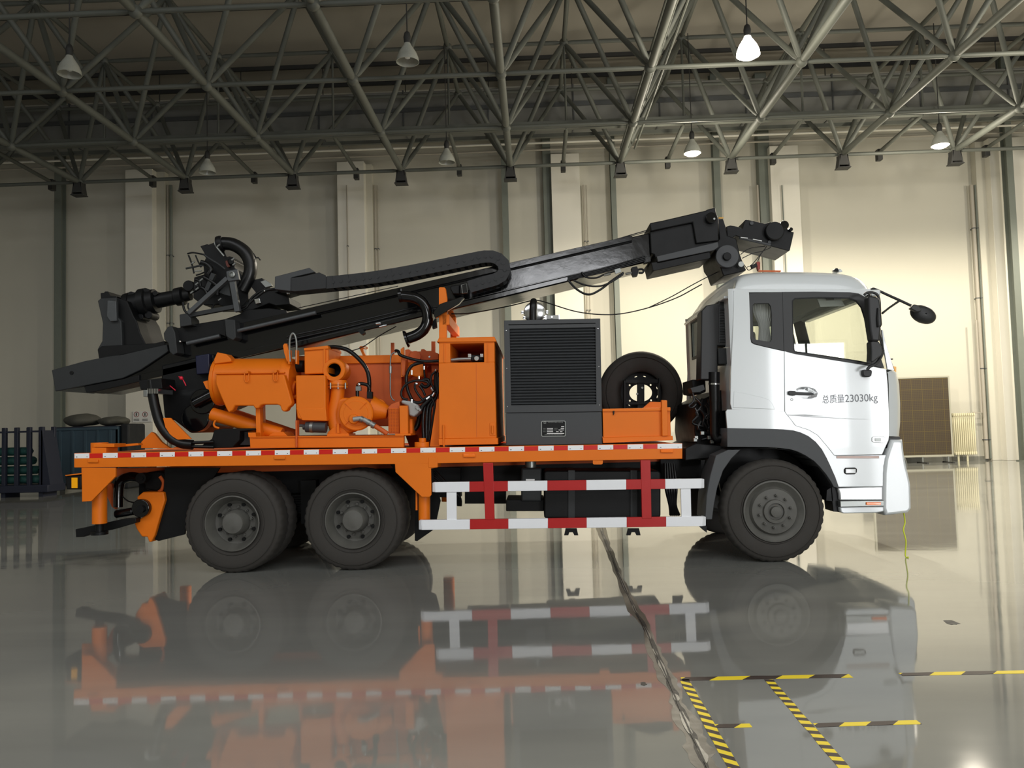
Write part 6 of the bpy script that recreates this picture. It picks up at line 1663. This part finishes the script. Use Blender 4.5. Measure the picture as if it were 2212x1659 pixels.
mb = MB(); cylpx(mb, 'e', (950, 322), (1240, 390), 14, 0.8); obj('jib_cylinder', mb, DGREY, ja)
mb = MB(); cylpx(mb, 'e', (960, 318), (1025, 325), 6, 0.77); cylpx(mb, 'e', (1075, 335), (1160, 352), 6, 0.77); obj('cylinder_glint_rod', mb, CHROME, ja)
for lst in ([(960, 480), (1010, 440), (1080, 415), (1190, 403)], [(975, 515), (1070, 470), (1160, 450), (1245, 415)], [(1205, 405), (1130, 500), (1070, 570), (1020, 600)], [(1205, 405), (1150, 480), (1120, 545)], [(940, 450), (970, 540), (1010, 600), (1040, 628), (1080, 595)]):
    hose('e', lst, 0.9, 0.005, HOSE, 'control_wire')
P_('warning_light_stub', MB().prism('e', [(1110, 550), (1135, 543), (1145, 560), (1143, 615), (1128, 632), (1118, 590)], 0.8, 0.86), mat('dull_red_cap', '8C2A1C', 0.5), label='dull red cap')
P_('warning_light_base', MB().prism('e', [(1062, 578), (1110, 560), (1120, 590), (1075, 612)], 0.8, 0.86), BLACKM)
P_('roof_strip', MB().prism('e', [(1135, 628), (1340, 630), (1340, 640), (1130, 638)], 0.8, 0.84), ORDUST)
# loops of hose under the head
hose('w3', [(480, 1215), (560, 1300), (660, 1345), (760, 1305), (870, 1220), (965, 1155)], 0.6, 0.013)
hose('w3', [(530, 1222), (640, 1265), (760, 1272), (860, 1235), (960, 1170)], 0.58, 0.011)
hose('w3', [(600, 1150), (640, 1195), (730, 1200), (800, 1170), (900, 1140)], 0.62, 0.011)
for (x0_, y0_, x1_, y1_) in ((795, 1178, 850, 1165), (890, 1145, 935, 1135), (980, 1168, 1040, 1155)):
    P_('hose_fitting', MB().cyl(pt('w3', x0_, y0_, 0.58), pt('w3', x1_, y1_, 0.58), 0.014, n=8), CHROME)
P_('fitting_plate', MB().prism('w3', [(885, 1130), (935, 1115), (945, 1150), (895, 1165)], 0.56, 0.6), STEEL)
mb = MB().prism('w3', [(1035, 1110), (1080, 1100), (1095, 1140), (1085, 1180), (1050, 1185), (1038, 1160)], 0.55, 0.65); mb.tube(pts('w3', [(1090, 1130), (1120, 1125), (1137, 1140), (1125, 1158), (1095, 1158)], 0.6), 0.012); P_('limit_switch', mb, BLACKM)
P_('steel_rope', MB().tube(pts('w3', [(760, 910), (1000, 838), (1195, 782)], 0.9), 0.006), HOSE)
P_('steel_rope', MB().tube(pts('w3', [(760, 916), (1000, 848), (1195, 794)], 0.9), 0.004), HOSE)
# signal cables from the rest post over the silencer to the cab
P_('signal_cable', MB().tube(pts('p', [(975, 678), (1020, 676), (1100, 661), (1145, 650), (1162, 649), (1185, 655), (1240, 672), (1290, 679), (1340, 678), (1400, 665), (1460, 644), (1500, 623), (1516, 614)], [1.0][0]), 0.007), HOSE)
P_('signal_cable', MB().tube(pts('p', [(1400, 665), (1450, 641), (1500, 613), (1545, 590), (1562, 583)], 1.0), 0.006), HOSE)
P_('signal_cable', MB().tube(pts('c', [(60, 660), (180, 620), (330, 520), (480, 435)], 0.8), 0.006), HOSE)
# rope along the left of the mast
P_('steel_rope', MB().tube(pts('p', [(600, 675), (700, 653), (860, 618)], 1.1), 0.005), HOSE)

# cable chain over the mast
kc = sc('w2', 0.5)
link_chain('cable_chain', 'w2', [(330, 1262), (560, 1245), (800, 1222), (1000, 1198), (1250, 1158), (1500, 1110), (1750, 1060), (1960, 1018), (2060, 1020), (2125, 1060), (2150, 1115), (2130, 1175), (2070, 1212), (1950, 1245), (1840, 1278)], 0.5, 0.74, 108 * kc, 0.075, DRAG)
ca_ = P_('chain_anchor', MB().prism('w2', [(162, 1190), (460, 1113), (510, 1150), (305, 1198), (300, 1315), (160, 1300)], 0.5, 0.75), DGREY, bevel=0.006)
obj('anchor_tongue', MB().prism('w2', [(300, 1200), (400, 1188), (545, 1153), (605, 1180), (605, 1292), (330, 1320), (300, 1315)], 0.49, 0.75), DRAG, ca_, bevel=0.006)
mb = MB().rect('w2', 1762, 1250, 1828, 1338, 0.5, 0.56); P_('chain_bracket', mb, BLACK, bevel=0.006)
obj('bracket_bezel', MB().tube(pts('w2', [(1775, 1262), (1820, 1252), (1828, 1325), (1785, 1335), (1775, 1262)], 0.49), 0.004, sub=1), STEEL, bpy.data.objects.get('chain_bracket'))
P_('chain_guide', MB().prism('w2', [(1680, 1270), (1760, 1262), (1760, 1340), (1700, 1340), (1680, 1300)], 0.55, 0.7), BLACKM, bevel=0.01)
# black air elbow
el = P_('air_elbow', MB().tube(pts('c', [(525, 165), (600, 172), (670, 190), (725, 235), (758, 310), (760, 390), (730, 460), (670, 510), (590, 542)], 0.42), 50 * sc('c', 0.42), n=20), BLACK, smooth=60)
A = pt('c', 590, 542, 0.42); d_ = (pt('c', 560, 552, 0.42) - A).normalized()
obj('elbow_flange', MB().lathe(A, d_, [(0.0, 50 * sc('c', .42)), (0.01, 72 * sc('c', .42)), (0.035, 80 * sc('c', .42)), (0.035, 46 * sc('c', .42)), (0.0, 44 * sc('c', .42))], 28, False), BLACK, el, smooth=40)
A = pt('c', 520, 160, 0.42)
obj('elbow_flange', MB().lathe(A, (1, 0, 0.1), [(-0.02, 62 * sc('c', .42)), (0.015, 62 * sc('c', .42))], 24), BLACK, el)
P_('support_strut', MB().prism('c', [(815, 305), (870, 235), (1060, 170), (1092, 178), (1040, 235), (930, 300), (832, 362), (820, 345)], 0.22, 0.29), BLACK, bevel=0.006)
P_('mast_lug', MB().prism('c', [(800, 400), (835, 360), (840, 440), (805, 455)], 0.5, 0.6), BLACKM)
mb = MB(); cylpx(mb, 'c', (300, 412), (340, 406), 12, 0.55); cylpx(mb, 'c', (330, 440), (395, 425), 10, 0.55); P_('hose_fitting', mb, CHROME)
mb = MB().prism('c', [(130, 470), (180, 450), (195, 495), (170, 510)], 0.6, 0.7); P_('mast_lug', mb, BLACKM)

# --- breakout tower and drill rod at the mast foot ---
tw = P_('breakout_tower', MB().prism('a', [(436, 828), (465, 805), (600, 800), (600, 960), (640, 1000), (650, 1240), (450, 1312), (436, 1240), (475, 1170), (480, 1020), (460, 930)], 0.8, 1.5), SLATE, bevel=0.012)
obj('tower_rear', MB().prism('a', [(600, 800), (690, 830), (745, 960), (770, 1000), (800, 1100), (850, 1200), (640, 1262), (620, 1000)], 0.85, 1.45), BLACKM, tw, bevel=0.01)
obj('tower_cap', MB().prism('a', [(462, 762), (490, 760), (500, 748), (525, 748), (545, 785), (600, 790), (600, 830), (465, 830)], 0.9, 1.4), BLACKM, tw, bevel=0.006)
obj('tower_plate', MB().prism('a', [(520, 825), (595, 830), (600, 1000), (545, 1005), (515, 960)], 0.76, 0.8), BRKT, tw, bevel=0.006)
obj('tower_base', MB().prism('a', [(436, 1245), (470, 1215), (850, 1195), (930, 1190), (1010, 1170), (1010, 1215), (450, 1330)], 0.74, 1.5), BLACKM, tw, bevel=0.006)
ka = sc('a', 1.1)
A, B_ = pt('a', 600, 895, 1.1), pt('a', 1230, 775, 1.1); ax = B_ - A; Lr = ax.length
def fr_(x): return (x - 600) / 630 * Lr
prof = [(fr_(600), 60), (fr_(615), 78), (fr_(680), 78), (fr_(690), 112), (fr_(740), 118), (fr_(745), 108), (fr_(815), 108), (fr_(820), 128), (fr_(875), 128), (fr_(885), 108), (fr_(940), 104), (fr_(950), 66), (fr_(1100), 62), (fr_(1110), 78), (fr_(1170), 80), (fr_(1180), 55), (fr_(1230), 50)]
dr_ = P_('drill_rod', MB().lathe(A, ax, [(d, r * ka) for d, r in prof], 28), BLACKM, smooth=30)
for (x_, y_, r_) in ((720, 778, 30), (845, 752, 32), (925, 765, 22), (655, 800, 22), (1210, 700, 48), (870, 948, 34), (800, 965, 28)):
    mb = MB(); disc(mb, 'a', x_, y_, r_, 1.0, 1.2, 16); obj('rod_lug', mb, BLACKM, dr_, bevel=0.006)
# --- rotary drive head ---
YD = 0.85
hdm = P_('drive_head', MB().prism('l', [(480, 200), (620, 155), (640, 170), (760, 125), (800, 190), (850, 85), (900, 100), (960, 300), (1010, 420), (1060, 400), (1130, 420), (1190, 500), (1165, 570), (1170, 640), (1250, 700), (1400, 900), (1430, 1000), (1440, 1250), (1300, 1450), (1200, 1480), (850, 1370), (560, 1375), (430, 1300), (340, 1230), (345, 1000), (360, 820), (560, 760), (540, 560), (590, 440), (560, 330)], YD, YD + 0.6), BLACKM, bevel=0.012)
P_('wash_hose', MB().tube(pts('l', [(880, 150), (1000, 150), (1120, 165), (1260, 230), (1380, 330), (1460, 470), (1490, 640), (1460, 800), (1390, 950), (1320, 1080)], YD - 0.05), 133 * sc('l', YD - 0.05), n=20), HOSE, smooth=60)
mb = MB()
A = pt('l', 870, 160, YD - 0.05)
mb.lathe(A, (1, 0, 0.15), [(-0.02, 0.095), (0.02, 0.10), (0.05, 0.09)], 20); P_('hose_collar', mb, BLACKM)
P_('hose_collar', MB().tube(pts('l', [(770, 130), (800, 200), (860, 280), (960, 400)], YD - 0.12), 0.012), STEEL)
P_('head_lever', MB().tube(pts('l', [(1540, 340), (1600, 430), (1640, 430), (1680, 480)], YD - 0.05), 0.007), BLACKM)
gp = P_('pivot_plate', MB().prism('l', [(998, 700), (1220, 650), (1262, 870), (1180, 880), (1040, 900), (1015, 860)], 0.55, 0.6), BRKT, bevel=0.006)
cc = pt('l', 1120, 765, 0.54); kk = sc('l', 0.54)
obj('pivot_ring', MB().lathe(cc, (0, -1, 0), [(0, 62 * kk), (0.015, 60 * kk), (0.02, 40 * kk), (0.005, 34 * kk), (0.005, 1e-3)], 28, False), STEEL, gp)
def barpx(name, zone, p, q, w, Y0, dy, m):
    A, B2 = pt(zone, *p, Y0), pt(zone, *q, Y0)
    return P_(name, MB().bar(A + Vector((0, dy / 2, 0)), B2 + Vector((0, dy / 2, 0)), dy, w * sc(zone, Y0)), m, bevel=0.004)
barpx('head_frame_bar', 'l', (235, 1535), (1010, 830), 85, 0.56, 0.06, BRKT)
barpx('head_frame_bar', 'l', (1110, 880), (1215, 1500), 110, 0.57, 0.06, BRKT)
barpx('head_frame_bar', 'l', (170, 1590), (1160, 1400), 85, 0.60, 0.06, SLATE)
barpx('head_frame_bar', 'l', (600, 1080), (740, 740), 90, 0.70, 0.06, SLATE)
P_('head_frame_block', MB().prism('a', [(1134, 945), (1195, 935), (1232, 975), (1240, 1035), (1140, 1052)], 0.56, 0.8), SLATE, bevel=0.008)
P_('frame_gusset', MB().prism('l', [(850, 1120), (1040, 940), (1095, 1200), (960, 1165)], 0.64, 0.67), SLATE, bevel=0.004)
P_('carriage', MB().prism('a', [(1140, 1050), (1250, 1030), (1520, 985), (1650, 940), (1700, 905), (1900, 890), (2045, 908), (2058, 940), (1900, 985), (1620, 1050), (1530, 1090), (1250, 1120), (1140, 1100)], 0.70, 1.5), BLACKM, bevel=0.01)
P_('carriage_arm', MB().prism('a', [(1640, 900), (1740, 810), (1900, 735), (2080, 690), (2090, 720), (1960, 760), (2070, 800), (2078, 858), (1960, 870), (1900, 850), (1700, 930)], 0.72, 1.2), BLACKM, bevel=0.008)
P_('carriage_bolt', MB().prism('a', [(1772, 815), (1820, 805), (1828, 845), (1785, 855)], 0.68, 0.73), CHROME, bevel=0.004)
P_('carriage_bracket', MB().prism('a', [(1770, 650), (1840, 635), (1890, 700), (1870, 740), (1790, 760), (1740, 700)], 0.8, 0.9), BLACKM)
P_('carriage_bracket', MB().prism('a', [(1825, 665), (1870, 650), (1915, 680), (1925, 700), (1870, 715)], 0.75, 0.8), STEEL, bevel=0.003)
P_('carriage_bolt', MB().ball(pt('a', 2062, 762, 0.7), 0.022, 6), CHROME)
P_('carriage_bolt', MB().ball(pt('a', 1862, 745, 0.7), 0.014, 6), CHROME)
# thin pipe loops at the left of the drive head
for lst, r_, m_ in (([(230, 350), (330, 330), (450, 345), (560, 370)], 0.010, BLACKM), ([(250, 380), (290, 480), (330, 600), (360, 740)], 0.010, BLACKM), ([(390, 380), (440, 500), (500, 620)], 0.009, BLACKM),
                    ([(200, 645), (330, 620), (480, 590), (600, 570)], 0.012, SLATE), ([(370, 700), (440, 695), (510, 690)], 0.007, STEEL), ([(400, 780), (500, 750), (560, 720)], 0.009, BLACKM),
                    ([(560, 370), (700, 470), (850, 560), (980, 660)], 0.012, SLATE), ([(140, 1320), (160, 1450), (220, 1540)], 0.014, HOSE), ([(250, 1330), (240, 1420), (300, 1500)], 0.010, HOSE),
                    ([(380, 860), (470, 900), (480, 1010), (400, 1080), (300, 1130)], 0.016, HOSE), ([(1250, 1430), (1400, 1380), (1560, 1250), (1760, 1100), (1900, 1060), (2150, 1040)], 0.016, HOSE),
                    ([(1200, 1500), (1400, 1420), (1500, 1240), (1650, 1120), (1780, 1060)], 0.014, HOSE), ([(700, 1480), (760, 1370), (860, 1340)], 0.010, HOSE), ([(500, 520), (620, 560), (700, 660), (640, 760)], 0.03, HOSE),
                    ([(560, 820), (700, 900), (820, 1000), (830, 1180)], 0.026, HOSE), ([(420, 1000), (560, 1050), (640, 1180)], 0.022, HOSE)):
    hose('l', lst, 0.72, r_, m_, 'head_hose')
for (x_, y_) in ((390, 970), (290, 1140), (395, 1070), (480, 890), (820, 210), (845, 1280), (1110, 480), (315, 545), (1130, 580)):
    A = pt('l', x_, y_, 0.66)
    P_('head_fitting', MB().cyl(A, A + Vector((0.035, 0.0, 0.025)), 0.011, n=8), STEEL if y_ != 545 else CHROME)
mb = MB(); disc(mb, 'l', 1090, 500, 70, 0.8, 0.9, 8); P_('hose_union', mb, ORDUST if False else BLACKM, bevel=0.01)
P_('rust_bracket', MB().prism('l', [(985, 500), (1020, 480), (1060, 600), (1030, 620), (1000, 580)], 0.8, 0.84), mat('rust_red', '5A2A20', 0.7))
